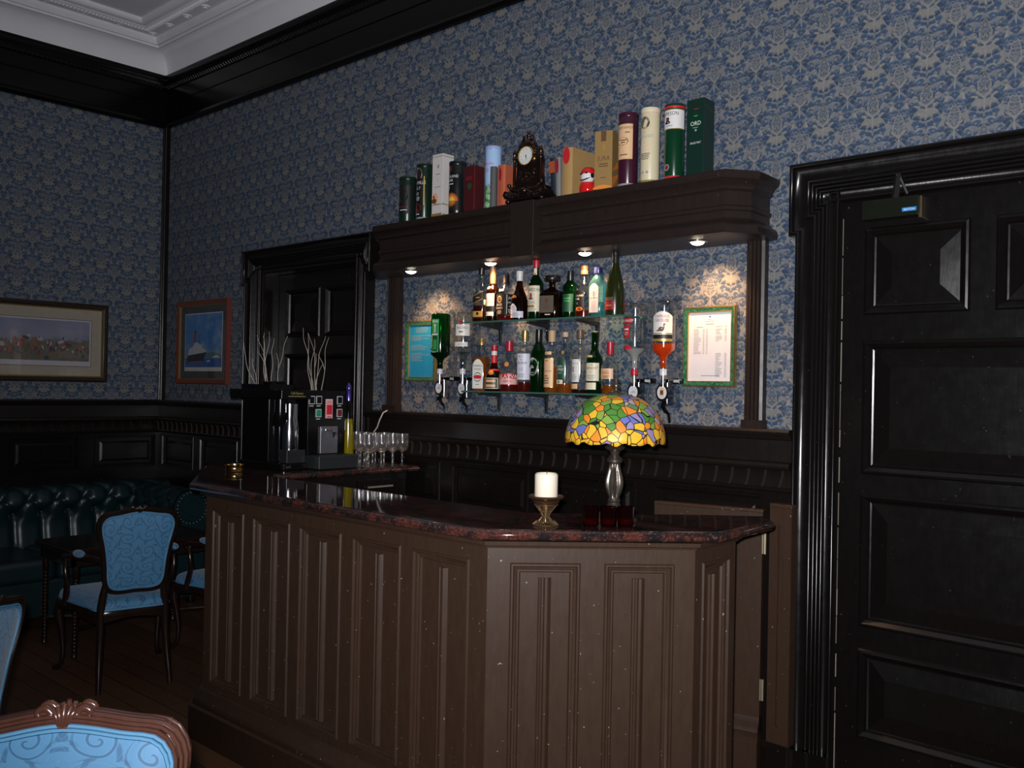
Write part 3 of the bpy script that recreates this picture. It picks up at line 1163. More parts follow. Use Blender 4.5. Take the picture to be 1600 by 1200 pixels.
for r, z, t in ((0.039, 0.068, 0.0022), (0.020, 0.045, 0.002), (0.0115, 0.028, 0.0025), (0.027, 0.012, 0.003), (0.042, 0.0022, 0.0022)):
    m.ring([(r * math.cos(2 * PI * j / 32), r * math.sin(2 * PI * j / 32), z) for j in range(32)], t, t, 6)
m.lathe([(0.007, 0.012), (0.006, 0.028), (0.009, 0.045), (0.010, 0.068)], seg=12)
m.build('pierced_stem', ABR, ch)
m = MB()
m.lathe([(0.0, 0.0), (0.0365, 0.0), (0.0385, 0.003), (0.0385, 0.070), (0.0375, 0.076), (0.0340, 0.079), (0.0310, 0.076), (0.024, 0.068), (0.008, 0.066), (0.0, 0.066)], seg=36)
cd = thing('pillar_candle', 'short thick cream pillar candle on the brass pedestal dish', 'candle', (5.118, -1.236, ZW + 0.0925))
m.build('wax', plain('cream_wax', (0.80, 0.70, 0.56), 0.45, var=0.04), cd)
m = MB()
m.tube([(0, 0, 0.066), (0.001, 0.0, 0.076), (0.003, 0.001, 0.086)], 0.0011, 6)
m.build('wick', BLKMAT, cd)

# ------------------------------------------------------------------ dark red tealight glasses
RUBY = glass('ruby_glass', (0.40, 0.045, 0.035), 1.0, 0.05, 1.6, body=(0.03, 0.003, 0.003), bw=0.15, extra=0.02)
tg = None
for x, y, lab in ((5.238, -1.150, 'dark red glass tumbler by the lamp foot, nearest the candle of the three'),
                  (5.278, -1.104, 'dark red glass tumbler by the lamp foot, middle of the row of three'),
                  (5.316, -1.060, 'dark red glass tumbler by the lamp foot, farthest from the candle of the three')):
    if tg is None:
        tg = thing('votive_glass', lab, 'glass', (x, y, ZW), 0, 'red tumblers at the lamp foot')
        m = MB()
        m.lathe([(0.0, 0.002), (0.024, 0.0), (0.0265, 0.003), (0.0280, 0.030), (0.0285, 0.066), (0.0265, 0.066), (0.0255, 0.030), (0.0240, 0.010), (0.0, 0.008)], seg=28)
        m.build('tumbler', RUBY, tg)
        m = MB()
        m.lathe([(0.0, 0.010), (0.0225, 0.010), (0.0235, 0.026), (0.0, 0.026)], seg=20)
        m.build('wax_fill', plain('red_wax', (0.90, 0.36, 0.26), 0.4), tg)
    else:
        dup(tg, (x, y, ZW), 0.4, lab)

# ------------------------------------------------------------------ brass ashtray
at = thing('brass_ashtray', 'small round brass dish on the granite in front of the coffee machine', 'ashtray', (2.905, -1.065, ZW))
m = MB()
m.lathe([(0.0, 0.0), (0.044, 0.0), (0.047, 0.004), (0.045, 0.010), (0.047, 0.014), (0.045, 0.020), (0.047, 0.026), (0.049, 0.033), (0.047, 0.037), (0.042, 0.034), (0.040, 0.008), (0.0, 0.006)], seg=40)
m.build('bowl', BRASS, at)
m = MB()
m.tube([(0.042, -0.012, 0.034), (0.062, -0.008, 0.034)], [0.006, 0.004], 6)
m.build('rest', BRASS, at)

# ------------------------------------------------------------------ coffee machine (grinder/brewer) and hot water unit
cm = thing('coffee_machine', 'tall black coffee machine with a wide lid and chrome flask, gold lettered', 'coffee machine', (3.030, -0.868, ZW))
m = MB()   # local: front faces +x, width along +y
m.prism([(-0.42, 0.005), (-0.02, 0.005), (-0.005, 0.02), (-0.005, 0.16), (-0.42, 0.16)], 0.0, 0.035)
m.prism([(-0.40, 0.012), (-0.17, 0.012), (-0.17, 0.155), (-0.40, 0.155)], 0.034, 0.37)
m.prism([(-0.175, 0.010), (-0.155, 0.010), (-0.150, 0.016), (-0.150, 0.155), (-0.175, 0.155)], 0.034, 0.37)
m.build('body', BLACK, cm, bevel=0.006)
m = MB()
m.box(-0.50, 0.002, -0.012, 0.170, 0.370, 0.418, T=lambda u, d, z: Vector((u, d, z)))
m.build('lid', BLACK, cm, bevel=0.004)
m = MB()
m.box(-0.405, -0.135, 0.006, 0.152, 0.418, 0.446)
m.lathe([(0.0, 0.446), (0.060, 0.446), (0.062, 0.458), (0.050, 0.462), (0.0, 0.463)], c=(-0.21, 0.08, 0), seg=28)
m.build('hopper_cover', BLACK, cm)
m = MB()
m.lathe([(0.030, 0.372), (0.030, 0.30), (0.036, 0.296), (0.036, 0.25), (0.020, 0.225), (0.0, 0.225)], c=(-0.085, 0.040, 0), seg=24)
m.prism([(-0.15, 0.06), (-0.05, 0.06), (-0.05, 0.11), (-0.15, 0.11)], 0.26, 0.37)
m.build('brew_head', BLACK, cm)
m = MB()
m.lathe([(0.0, 0.036), (0.050, 0.036), (0.053, 0.045), (0.053, 0.23), (0.046, 0.262), (0.046, 0.345), (0.0, 0.345)], c=(-0.085, 0.098, 0), seg=32)
m.build('flask', CHROME, cm)
m = MB()
m.box(-0.075, -0.010, 0.035, 0.150, 0.036, 0.105, T=lambda u, d, z: Vector((u, d, z)))
m.build('drip_box', plain('smoky_plastic', (0.02, 0.02, 0.022), 0.25), cm, bevel=0.004)
m = MB()
GT = lambda x, z: (0.0032, 0.082 + x, z)
m.text('Café Express', 0.013, lambda x, y: GT(x * 0.80, 0.396 + y))
m.box(-0.052, 0.052, 0.0, 0.0008, 0.384, 0.387, T=lambda u, d, z: Vector((0.0025 + d, 0.082 + u, z)))
m.build('lettering', plain('gold_print', (0.45, 0.36, 0.12), 0.4, 0.3), cm)
m = MB()
m.box(-0.012, 0.0, 0.020, 0.050, 0.012, 0.024, T=lambda u, d, z: Vector((u + 0.009, d, z)))
m.build('drain_tap', CHROME, cm, bevel=0.002)

hw = thing('hot_water_unit', 'black boxy water boiler with lit buttons, beside the coffee machine', 'water boiler', (2.995, -0.690, ZW))
m = MB()
m.box(-0.30, 0.0, 0.0, 0.245, 0.075, 0.418, T=lambda u, d, z: Vector((u, d, z)))
m.build('body', BLACK, hw, bevel=0.003)
m = MB()
m.box(-0.30, 0.105, 0.001, 0.255, 0.002, 0.074)
m.build('drip_tray', plain('dark_grey_plastic', (0.020, 0.022, 0.024), 0.45), hw, bevel=0.006)
FR = lambda u, d, z: Vector((d, u, z))
LG = plain('pale_grey_plastic', (0.50, 0.50, 0.50), 0.4)
btn = [(0.022, 0.366, BLACK), (0.068, 0.366, BLACK), (0.205, 0.366, BLACK), (0.066, 0.296, plain('green_button', (0.02, 0.24, 0.12), 0.3)), (0.205, 0.296, plain('dark_red_button', (0.16, 0.02, 0.02), 0.3))]
for y, z, mt in btn:
    m = MB()
    m.frame(FR, y - 0.018, y + 0.018, z - 0.022, z + 0.022, [(0, 0.0005), (0.0, 0.004), (0.004, 0.004), (0.004, 0.002)], False)
    m.m = 1
    m.box(y - 0.014, y + 0.014, 0.001, 0.006, z - 0.018, z + 0.018, T=FR)
    m.m = 0
    m.box(y - 0.014, y + 0.012, 0.0005, 0.0012, z - 0.034, z - 0.029, T=FR)
    m.build('push_button', [LG, mt], hw)
m = MB()
m.box(0.112, 0.158, 0.0005, 0.003, 0.268, 0.372, T=FR)
m.m = 1
m.box(0.118, 0.152, 0.003, 0.007, 0.288, 0.340, T=FR)
m.box(0.122, 0.148, 0.003, 0.0034, 0.272, 0.278, T=FR)
m.text('XD', 0.016, lambda x, y: (0.0035, 0.135 + x, 0.347 + y))
m.build('warning_plate', [plain('pale_pink_plate', (0.70, 0.42, 0.42), 0.4), plain('bright_red_plastic', (0.62, 0.02, 0.04), 0.35)], hw)
m = MB()
m.box(0.075, 0.190, 0.001, 0.012, 0.078, 0.225, T=FR)
m.build('splash_plate', plain('brushed_steel', (0.30, 0.29, 0.32), 0.35, 0.8), hw, bevel=0.003)
m = MB()
m.tube([(0.012, 0.132, 0.205), (0.040, 0.132, 0.205), (0.052, 0.132, 0.195), (0.055, 0.132, 0.165)], 0.007, 8)
m.tube([(0.030, 0.095, 0.207), (0.030, 0.132, 0.207), (0.030, 0.165, 0.185)], 0.005, 6)
m.build('tap', CHROME, hw)

# ------------------------------------------------------------------ vases of bare twigs behind the machine
TW = plain('bleached_twig', (0.42, 0.37, 0.32), 0.6, scale=60)


def twigs(loc, tips, lab, seed):
    r = random.Random(seed)
    v = thing('twig_vase', lab, 'vase', loc, 0, 'vases of bare twigs')
    m = MB()
    m.lathe([(0.0, 0.0), (0.045, 0.0), (0.050, 0.01), (0.040, 0.10), (0.032, 0.24), (0.036, 0.30), (0.033, 0.30), (0.030, 0.24), (0.0, 0.235)], seg=24)
    m.build('vase', BLACK, v)
    for (tx, ty, tz, fork) in tips:
        p0 = Vector((r.uniform(-0.012, 0.012), r.uniform(-0.012, 0.012), 0.245))
        p1 = Vector((tx, ty, tz))
        pts = []
        n = 20
        a1, a2 = r.uniform(0, 6.3), r.uniform(0, 6.3)
        for i in range(n + 1):
            t = i / n
            q = p0.lerp(p1, t)
            bow = math.sin(PI * t) * 0.03
            q.x += (0.010 * math.sin(9 * t + a1) + 0.005 * math.sin(21 * t + a2)) * t + bow * math.cos(a1) * 0.6
            q.y += (0.010 * math.sin(8 * t + a2) + 0.005 * math.sin(19 * t + a1)) * t + bow * math.sin(a1) * 0.6
            pts.append(q)
        m = MB()
        m.tube(pts, [0.0034 - 0.0023 * i / n for i in range(n + 1)], 6)
        if fork:
            k = pts[12]
            e = k + Vector((0.05 * math.cos(a2), 0.05 * math.sin(a2), 0.09))
            m.tube([k, k.lerp(e, 0.5) + Vector((0.008, 0, 0)), e], [0.0024, 0.0019, 0.0011], 5)
        m.build('twig', TW, v)


twigs((2.500, -0.610, ZW), [(-0.121, -0.114, 0.695, 0), (-0.047, -0.047, 0.726, 1), (-0.034, -0.035, 0.722, 0), (-0.015, -0.018, 0.741, 1), (0.012, 0.007, 0.709, 0), (-0.007, -0.011, 0.748, 0), (0.067, 0.057, 0.725, 1), (-0.080, -0.076, 0.588, 0)],
      'black vase of bare branching twigs behind the left half of the coffee machine', 5)
twigs((2.600, -0.360, ZW), [(-0.065, -0.064, 0.781, 1), (-0.045, -0.045, 0.751, 0), (-0.028, -0.030, 0.744, 1), (-0.011, -0.014, 0.715, 0), (0.036, 0.028, 0.735, 0), (0.055, 0.046, 0.728, 1), (0.032, 0.026, 0.573, 0)],
      'black vase of bare twigs behind the coffee machine, nearer the yellow liqueur bottle', 9)

# ------------------------------------------------------------------ wall cable
m = MB()
m.tube([(2.912, -0.075, 1.432), (2.905, -0.100, 1.420), (2.885, -0.110, 1.375), (2.862, -0.106, 1.335), (2.83, -0.108, 1.30), (2.80, -0.112, 1.22), (2.79, -0.120, 1.133)], 0.0042, 8)
tag(m.build('power_cable', plain('grey_cable', (0.45, 0.44, 0.42), 0.5)), 'thin pale grey cable coming down the panelling behind the wine glasses', 'cable')

# ------------------------------------------------------------------ glass shelves and brackets
SHG = glass('green_edged_shelf_glass', (0.80, 0.92, 0.88), 0.9, 0.01)
EDG = plain('green_glass_edge', (0.05, 0.13, 0.11), 0.15)
ZU, ZL = 1.917, 1.561
for zz, lab in ((ZU, 'upper glass shelf of spirit bottles on the wallpapered back bar'), (ZL, 'lower glass shelf of spirit bottles on the wallpapered back bar')):
    s = thing('glass_shelf', lab, 'shelf', (4.175, -0.115, zz - 0.008), 0, 'glass shelves of the back bar')
    m = MB()
    m.box(-0.505, 0.505, -0.098, 0.098, 0.0, 0.008)
    m.build('pane', SHG, s)
    m = MB()
    m.box(-0.506, 0.506, -0.1005, -0.098, 0.0, 0.008)
    m.box(0.505, 0.507, -0.1, 0.098, 0.0, 0.008)
    m.build('polished_edge', EDG, s)
br0 = None
k = 0
for zz, nm in ((ZU, 'upper'), (ZL, 'lower')):
    for x, pos in ((3.745, 'left'), (4.075, 'middle'), (4.390, 'right')):
        lab = 'black metal bracket under the %s glass shelf, %s of three' % (nm, pos)
        if br0 is None:
            br0 = thing('shelf_bracket', lab, 'bracket', (x, 0, zz - 0.0085), 0, 'black shelf brackets')
            m = MB()
            m.loops([[(-0.011, -0.003, 0.0), (0.011, -0.003, 0.0), (0.011, -0.0165, 0.0), (-0.011, -0.0165, 0.0)],
                     [(-0.008, -0.003, -0.100), (0.008, -0.003, -0.100), (0.008, -0.009, -0.100), (-0.008, -0.009, -0.100)]], True, True, True)
            m.build('wall_plate', BLKMAT, br0, bevel=0.002)
            m = MB()
            m.loops([[(-0.011, -0.004, 0.0), (0.011, -0.004, 0.0), (0.011, -0.004, -0.024), (-0.011, -0.004, -0.024)],
                     [(-0.009, -0.165, 0.0), (0.009, -0.165, 0.0), (0.009, -0.165, -0.008), (-0.009, -0.165, -0.008)]], True, True, True)
            m.build('arm', BLKMAT, br0, bevel=0.002)
            m = MB()
            m.ball((0, -0.0165, -0.035), 0.0035)
            m.ball((0, -0.0095, -0.092), 0.0032)
            m.build('screw', CHROME, br0)
        else:
            dup(br0, (x, 0, zz - 0.0085), 0, lab)

# ------------------------------------------------------------------ bottles
G_CLEAR = glass('bottle_glass', (0.965, 0.98, 0.975), rough=0.09, extra=0.03)
G_GREEN = glass('green_bottle_glass', (0.05, 0.34, 0.09), rough=0.08, body=(0.002, 0.034, 0.006), bw=0.36)
G_DKGRN = glass('dark_green_bottle_glass', (0.09, 0.16, 0.05), 0.9, 0.22, body=(0.045, 0.060, 0.012), bw=0.5)
G_BROWN = glass('brown_bottle_glass', (0.26, 0.09, 0.035), rough=0.08, body=(0.022, 0.006, 0.003), bw=0.35)
G_BLUE = glass('pale_blue_bottle_glass', (0.66, 0.92, 0.95), rough=0.08, body=(0.10, 0.34, 0.38), bw=0.16)
L_AMBER = glass('amber_spirit', (0.80, 0.36, 0.06), 0.5, 0.08, body=(0.52, 0.15, 0.012), bw=0.42)
L_DARK = glass('dark_amber_spirit', (0.42, 0.10, 0.03), 0.5, 0.08, body=(0.055, 0.009, 0.003), bw=0.45)
L_RED = glass('red_brown_spirit', (0.60, 0.07, 0.04), 0.5, 0.08, body=(0.20, 0.016, 0.008), bw=0.45)
L_ORNG = glass('glowing_orange_whisky', (0.95, 0.28, 0.05), 0.6, 0.08, body=(0.85, 0.10, 0.012), bw=0.62)
L_YEL = glass('yellow_liqueur', (0.92, 0.84, 0.05), 0.6, 0.08, body=(0.55, 0.44, 0.006), bw=0.55)
L_GRN = glass('green_spirit', (0.10, 0.45, 0.12), 0.3, body=(0.004, 0.04, 0.008), bw=0.4)


def C(name, r, g, b, rough=0.45, metal=0.0):
    return plain(name, (r, g, b), rough, metal, var=0.06, scale=90)


P_WHITE = C('label_white', 0.72, 0.71, 0.68)
P_CREAM = C('label_cream', 0.74, 0.66, 0.48)
P_BLACK = C('label_black', 0.010, 0.010, 0.011)
P_GOLD = C('label_gold', 0.52, 0.36, 0.10, 0.35, 0.5)
P_RED = C('label_red', 0.55, 0.02, 0.03)
P_DKRED = C('label_dark_red', 0.30, 0.012, 0.025)
P_PINK = C('label_pink', 0.70, 0.42, 0.38)
P_PEACH = C('label_peach', 0.72, 0.46, 0.25)
P_GREEN = C('label_green', 0.012, 0.07, 0.035)
P_BRGRN = C('label_bright_green', 0.03, 0.30, 0.07)
P_BLUE = C('label_blue', 0.05, 0.10, 0.40)
P_LAV = C('label_lavender', 0.66, 0.66, 0.76)
P_BROWN = C('label_brown', 0.12, 0.06, 0.035)
P_TAUPE = C('label_taupe', 0.11, 0.095, 0.075)
P_ORNG = C('label_orange', 0.75, 0.24, 0.03)
P_GREY = C('label_grey', 0.30, 0.30, 0.30)
K_BLACK = C('cap_black', 0.010, 0.009, 0.009, 0.3)
K_RED = C('cap_red', 0.42, 0.012, 0.03, 0.35)
K_GOLD = C('cap_gold', 0.58, 0.40, 0.14, 0.3, 0.8)
K_WHITE = C('cap_white', 0.72, 0.70, 0.68, 0.35)
K_BROWN = C('cap_brown', 0.15, 0.075, 0.04, 0.4)
K_TAN = C('cap_tan', 0.55, 0.36, 0.20, 0.5)
K_NAVY = C('cap_navy', 0.015, 0.02, 0.10, 0.25)
K_CORK = C('cork_pink', 0.60, 0.40, 0.30, 0.6)


def sqf(amount, zs, zn):
    """square below the shoulder, round at the neck"""
    return lambda r, z: amount * max(0.0, min(1.0, (zn - z) / max(zn - zs, 1e-4)))


def surf(r, sq=0.0, face=-PI / 2, off=0.0006):
    """maps (s, z) on the label to a point on the bottle wall"""
    if sq:
        e = 2 + 6 * sq
        ca, sa = math.cos(face + PI / 2), math.sin(face + PI / 2)

        def fn(s, z, o=0.0):
            q = min(abs(s / r), 0.985)
            y = -r * (1 - q ** e) ** (1 / e) - off - o
            return (s * ca - y * sa, s * sa + y * ca, z) if face != -PI / 2 else (s, y, z)
        return fn

    def fn(s, z, o=0.0):
        a = face + s / r
        return ((r + off + o) * math.cos(a), (r + off + o) * math.sin(a), z)
    return fn


def patch(m, fn, s0, s1, z0, z1, o=0.0, arch=0.0, n=12, skew=0.0):
    """rectangular (or arched top) paper patch"""
    lo, hi = [], []
    for i in range(n + 1):
        t = i / n
        s = s0 + (s1 - s0) * t
        lo.append(fn(s, z0 + skew * (t - 0.5), o))
        hi.append(fn(s, z1 + skew * (t - 0.5) - arch * (2 * t - 1) ** 2, o))
    m.loops([lo, hi], False)


def oval(m, fn, s, z, rs, rz, o=0.0, n=20):
    m.quad(*[fn(s + rs * math.cos(2 * PI * i / n), z + rz * math.sin(2 * PI * i / n), o) for i in range(n)])


def label(parent, fn, items, name='label'):
    """items: (kind, material, ...) each its own colour on one label part"""
    m = MB()
    mats = []
    for n, it in enumerate(items):
        kind, mt = it[0], it[1]
        if mt not in mats:
            mats.append(mt)
        m.m = mats.index(mt)
        o = 0.00025 * n
        if kind == 'p':
            patch(m, fn, *it[2:6], o, *(it[6:]))
        elif kind == 'o':
            oval(m, fn, *it[2:6], o)
        elif kind == 't':
            _, _, s, size, x, z = it[:6]
            kx = it[6] if len(it) > 6 else 1.0
            m.text(s, size, lambda tx, ty: fn(x + tx * kx, z + ty, o))
        elif kind == 'l':       # block of fine print: thin bars
            _, _, x0, x1, z0, z1, rows = it
            r = random.Random(n + int(z0 * 1e4))
            for i in range(rows):
                zz = z1 - (z1 - z0) * (i + 0.5) / rows
                c = (x0 + x1) / 2
                h = (x1 - x0) / 2 * r.uniform(0.55, 1.0)
                patch(m, fn, c - h, c + h, zz - (z1 - z0) / rows * 0.22, zz + (z1 - z0) / rows * 0.22, o, 0.0, 6)
    return m.build(name, mats, parent, smooth=30)


def bottle(name, lab, group, loc, prof, gl, liquid=None, cap=None, sq=None, rz=0.0, cat='bottle', seg=28):
    """prof from foot to lip; liquid (material, level); cap (material, [(r, z)])"""
    b = thing(name, lab, cat, loc, rz, group)
    m = MB()
    m.lathe(prof, seg=seg if not sq else 40, sq=sq)
    m.build('glass_body', gl, b, smooth=60)
    if liquid:
        mt, lv = liquid
        pr = [(max(r - 0.003, 0.001), z + (0.004 if i == 0 else 0.0)) for i, (r, z) in enumerate(prof) if z < lv - 0.004]
        r_at = pr[-1][0]
        for (r0, z0), (r1, z1) in zip(prof, prof[1:]):
            if z0 <= lv <= z1 and z1 > z0:
                r_at = max(r0 + (r1 - r0) * (lv - z0) / (z1 - z0) - 0.003, 0.001)
        pr.append((r_at, lv))
        m = MB()
        m.lathe(pr, seg=28 if not sq else 40, sq=sq)
        m.build('liquid', mt, b, smooth=60)
    if cap:
        m = MB()
        m.lathe(cap[1], seg=24)
        m.build('cap', cap[0], b)
    return b


def whisky(r, h, sh=0.62, neck=0.0145, nk=0.76):
    """round shouldered spirit bottle"""
    a, n = h * sh, h * nk
    return [(0.0, 0.004), (r * 0.80, 0.002), (r * 0.96, 0.0), (r, 0.006), (r, a), (r * 0.97, a + (n - a) * 0.18), (r * 0.86, a + (n - a) * 0.42), (r * 0.62, a + (n - a) * 0.70), (neck * 1.25, n * 0.985), (neck, n + 0.008), (neck, h - 0.012), (neck * 1.12, h - 0.010), (neck * 1.12, h)]


def cyl_cap(r, z0, z1):
    return [(r, z0), (r * 1.02, z0 + 0.001), (r * 1.02, z1 - 0.0015), (r * 0.9, z1), (0.0, z1 + 0.0003)]


GU, GL_ = 'spirit bottles on the upper glass shelf', 'spirit bottles on the lower glass shelf'
YB = -0.135

# --- upper shelf
b = bottle('whisky_bottle', 'square clear whisky bottle with a slanting black label, first on the upper shelf', GU, (3.722, YB, ZU),
           [(0.0, 0.003), (0.030, 0.002), (0.033, 0.0), (0.0345, 0.006), (0.0335, 0.165), (0.032, 0.185), (0.024, 0.215), (0.015, 0.232), (0.0135, 0.240), (0.0135, 0.262), (0.015, 0.264), (0.015, 0.270)],
           G_CLEAR, (L_DARK, 0.088), (K_BLACK, cyl_cap(0.0165, 0.250, 0.286)), sqf(0.8, 0.18, 0.225))
b.rotation_euler.z = math.radians(13)
f = surf(0.0345, 0.8)
label(b, f, [('p', P_GOLD, -0.030, 0.030, 0.108, 0.150, 0.0, 8, 0.026), ('p', P_BLACK, -0.030, 0.030, 0.111, 0.147, 0.0, 8, 0.026), ('l', P_GOLD, -0.020, 0.020, 0.124, 0.134, 1)])
label(b, f, [('p', P_GOLD, -0.030, 0.030, 0.028, 0.058), ('p', P_BLACK, -0.030, 0.030, 0.022, 0.026), ('o', P_BLACK, 0.0, 0.046, 0.008, 0.008)], 'foot_label')
label(b, surf(0.0345, 0.8, 0.0), [('p', P_WHITE, -0.028, 0.0, 0.092, 0.118)], 'back_label')

b = bottle('cognac_bottle', 'dark brown cognac bottle with a long bronze capsule and white label', GU, (3.812, YB - 0.005, ZU), whisky(0.0350, 0.284, 0.56, 0.015, 0.68), G_BROWN, (L_DARK, 0.15),
           (K_BROWN, cyl_cap(0.0165, 0.197, 0.285)))
b.rotation_euler.z = math.radians(22)
f = surf(0.0350)
label(b, f, [('p', P_WHITE, -0.034, 0.020, 0.080, 0.145), ('p', P_PINK, -0.034, 0.020, 0.118, 0.120), ('t', P_GREY, 'Martell', 0.011, -0.006, 0.096, 0.75), ('o', P_GOLD, -0.004, 0.131, 0.003, 0.003)])
label(b, f, [('p', P_BLACK, -0.038, 0.028, 0.052, 0.078), ('p', P_WHITE, -0.034, 0.018, 0.030, 0.051), ('p', P_BLACK, -0.030, -0.022, 0.036, 0.045)], 'foot_label')
label(b, surf(0.0322), [('o', P_CREAM, -0.004, 0.170, 0.018, 0.011)], 'neck_label')

b = bottle('bourbon_bottle', 'square bourbon bottle with black and white label and black cap', GU, (3.900, YB, ZU),
           [(0.0, 0.003), (0.033, 0.002), (0.036, 0.0), (0.038, 0.006), (0.038, 0.135), (0.036, 0.150), (0.029, 0.172), (0.018, 0.185), (0.015, 0.192), (0.015, 0.205)],
           G_CLEAR, (L_RED, 0.030), (K_BLACK, [(0.018, 0.186), (0.018, 0.200), (0.016, 0.204), (0.016, 0.240), (0.0, 0.242)]), sqf(0.75, 0.14, 0.18))
b.rotation_euler.z = math.radians(-10)
f = surf(0.038, 0.75)
label(b, f, [('p', P_BLACK, -0.034, 0.034, 0.032, 0.138), ('o', P_PEACH, -0.004, 0.112, 0.016, 0.018), ('o', P_BLACK, -0.004, 0.112, 0.012, 0.013), ('t', P_PEACH, '7', 0.013, -0.004, 0.106),
             ('t', P_WHITE, "JACK", 0.012, -0.004, 0.078, 1.2), ('t', P_WHITE, "DANIEL'S", 0.010, -0.004, 0.062, 0.95), ('l', P_PEACH, -0.024, 0.018, 0.036, 0.056, 3)])
label(b, surf(0.038, 0.75, 0.0), [('p', P_BLACK, -0.034, 0.034, 0.032, 0.138), ('p', P_WHITE, -0.026, -0.022, 0.036, 0.134), ('t', P_WHITE, 'JACK', 0.012, 0.004, 0.112), ('t', P_WHITE, 'DANIELS', 0.009, 0.004, 0.090),
                                  ('t', P_WHITE, 'OLD', 0.010, 0.004, 0.070), ('l', P_WHITE, -0.016, 0.024, 0.038, 0.062, 3)], 'side_label')
label(b, surf(0.032, 0.2), [('p', P_WHITE, -0.020, 0.020, 0.153, 0.164)], 'neck_label')

b = bottle('liqueur_bottle', 'dark amber liqueur bottle with white cap and pale arched label', GU, (3.992, YB, ZU),
           [(0.0, 0.004), (0.037, 0.001), (0.041, 0.0), (0.0425, 0.008), (0.0425, 0.085), (0.041, 0.105), (0.034, 0.130), (0.024, 0.152), (0.017, 0.175), (0.0145, 0.195), (0.0145, 0.225)],
           G_BROWN, (L_DARK, 0.16), (K_WHITE, [(0.0165, 0.200), (0.0165, 0.222), (0.0175, 0.226), (0.0175, 0.250), (0.0, 0.252)]))
b.rotation_euler.z = math.radians(18)
f = surf(0.0425)
label(b, f, [('p', P_LAV, -0.043, 0.038, 0.014, 0.046), ('p', P_LAV, -0.043, 0.004, 0.045, 0.085, 0.022), ('o', P_GREY, -0.020, 0.062, 0.010, 0.011), ('l', P_GREY, -0.036, 0.028, 0.018, 0.040, 3)])
label(b, surf(0.0385), [('o', P_ORNG, -0.015, 0.118, 0.015, 0.010)], 'neck_label')

b = bottle('whiskey_bottle', 'green whiskey bottle with a red cap and cream label, on the upper shelf', GU, (4.100, YB, ZU), whisky(0.0385, 0.290, 0.60, 0.014, 0.76), G_GREEN, None,
           (K_RED, cyl_cap(0.0168, 0.258, 0.297)))
b.rotation_euler.z = math.radians(25)
f = surf(0.0385)
label(b, f, [('p', P_CREAM, -0.045, 0.030, 0.040, 0.168), ('t', P_BLACK, 'JAMESON', 0.0155, -0.006, 0.140, 0.78), ('p', P_BROWN, -0.022, -0.009, 0.104, 0.130), ('p', P_RED, -0.020, -0.011, 0.108, 0.126), ('o', P_BLACK, -0.015, 0.103, 0.013, 0.004),
             ('l', P_GREY, -0.034, 0.012, 0.078, 0.092, 2), ('p', P_GOLD, -0.038, 0.004, 0.060, 0.072), ('l', P_GREY, -0.034, 0.018, 0.044, 0.058, 2)])
label(b, surf(0.015), [('p', P_CREAM, -0.008, 0.008, 0.222, 0.256), ('o', P_RED, 0.0, 0.226, 0.004, 0.006)], 'neck_label')

b = bottle('amaretto_bottle', 'square dark brown liqueur decanter with a wide flat black stopper', GU, (4.205, YB, ZU),
           [(0.0, 0.004), (0.044, 0.002), (0.048, 0.0), (0.050, 0.008), (0.050, 0.118), (0.047, 0.130), (0.040, 0.138), (0.020, 0.150), (0.016, 0.158), (0.016, 0.188)],
           G_BROWN, (L_DARK, 0.118), (K_BLACK, [(0.016, 0.184), (0.038, 0.186), (0.041, 0.190), (0.041, 0.207), (0.038, 0.212), (0.0, 0.213)]), sqf(0.9, 0.125, 0.148))
b.rotation_euler.z = math.radians(13)
f = surf(0.050, 0.9)
label(b, f, [('p', P_TAUPE, -0.042, 0.034, 0.030, 0.112), ('o', P_BROWN, -0.004, 0.086, 0.011, 0.014), ('l', P_BROWN, -0.030, 0.022, 0.046, 0.070, 3)])
label(b, f, [('p', P_CREAM, -0.012, 0.018, 0.018, 0.023)], 'foot_label')

b = bottle('port_bottle', 'small dark bottle tucked between the flat-stoppered decanter and the plain green bottle', GU, (4.262, YB + 0.074, ZU), whisky(0.030, 0.150, 0.70, 0.012, 0.82), G_BROWN, (L_DARK, 0.09), (K_BLACK, cyl_cap(0.0135, 0.125, 0.150)))
label(b, surf(0.030), [('p', P_BLACK, -0.02, 0.03, 0.03, 0.085), ('p', P_GOLD, -0.02, 0.03, 0.060, 0.080), ('p', P_GREY, -0.02, 0.03, 0.040, 0.046)])

b = bottle('wine_bottle', 'plain green bottle with a black capsule, right of the flat-stoppered decanter', GU, (4.318, YB, ZU), whisky(0.0375, 0.226, 0.66, 0.014, 0.80), G_GREEN, (L_GRN, 0.05), (K_BLACK, cyl_cap(0.0160, 0.176, 0.229)))
b.rotation_euler.z = math.radians(22)
label(b, surf(0.0375), [('p', P_GREEN, -0.038, 0.026, 0.030, 0.115), ('l', P_BRGRN, -0.026, 0.014, 0.075, 0.100, 2)])

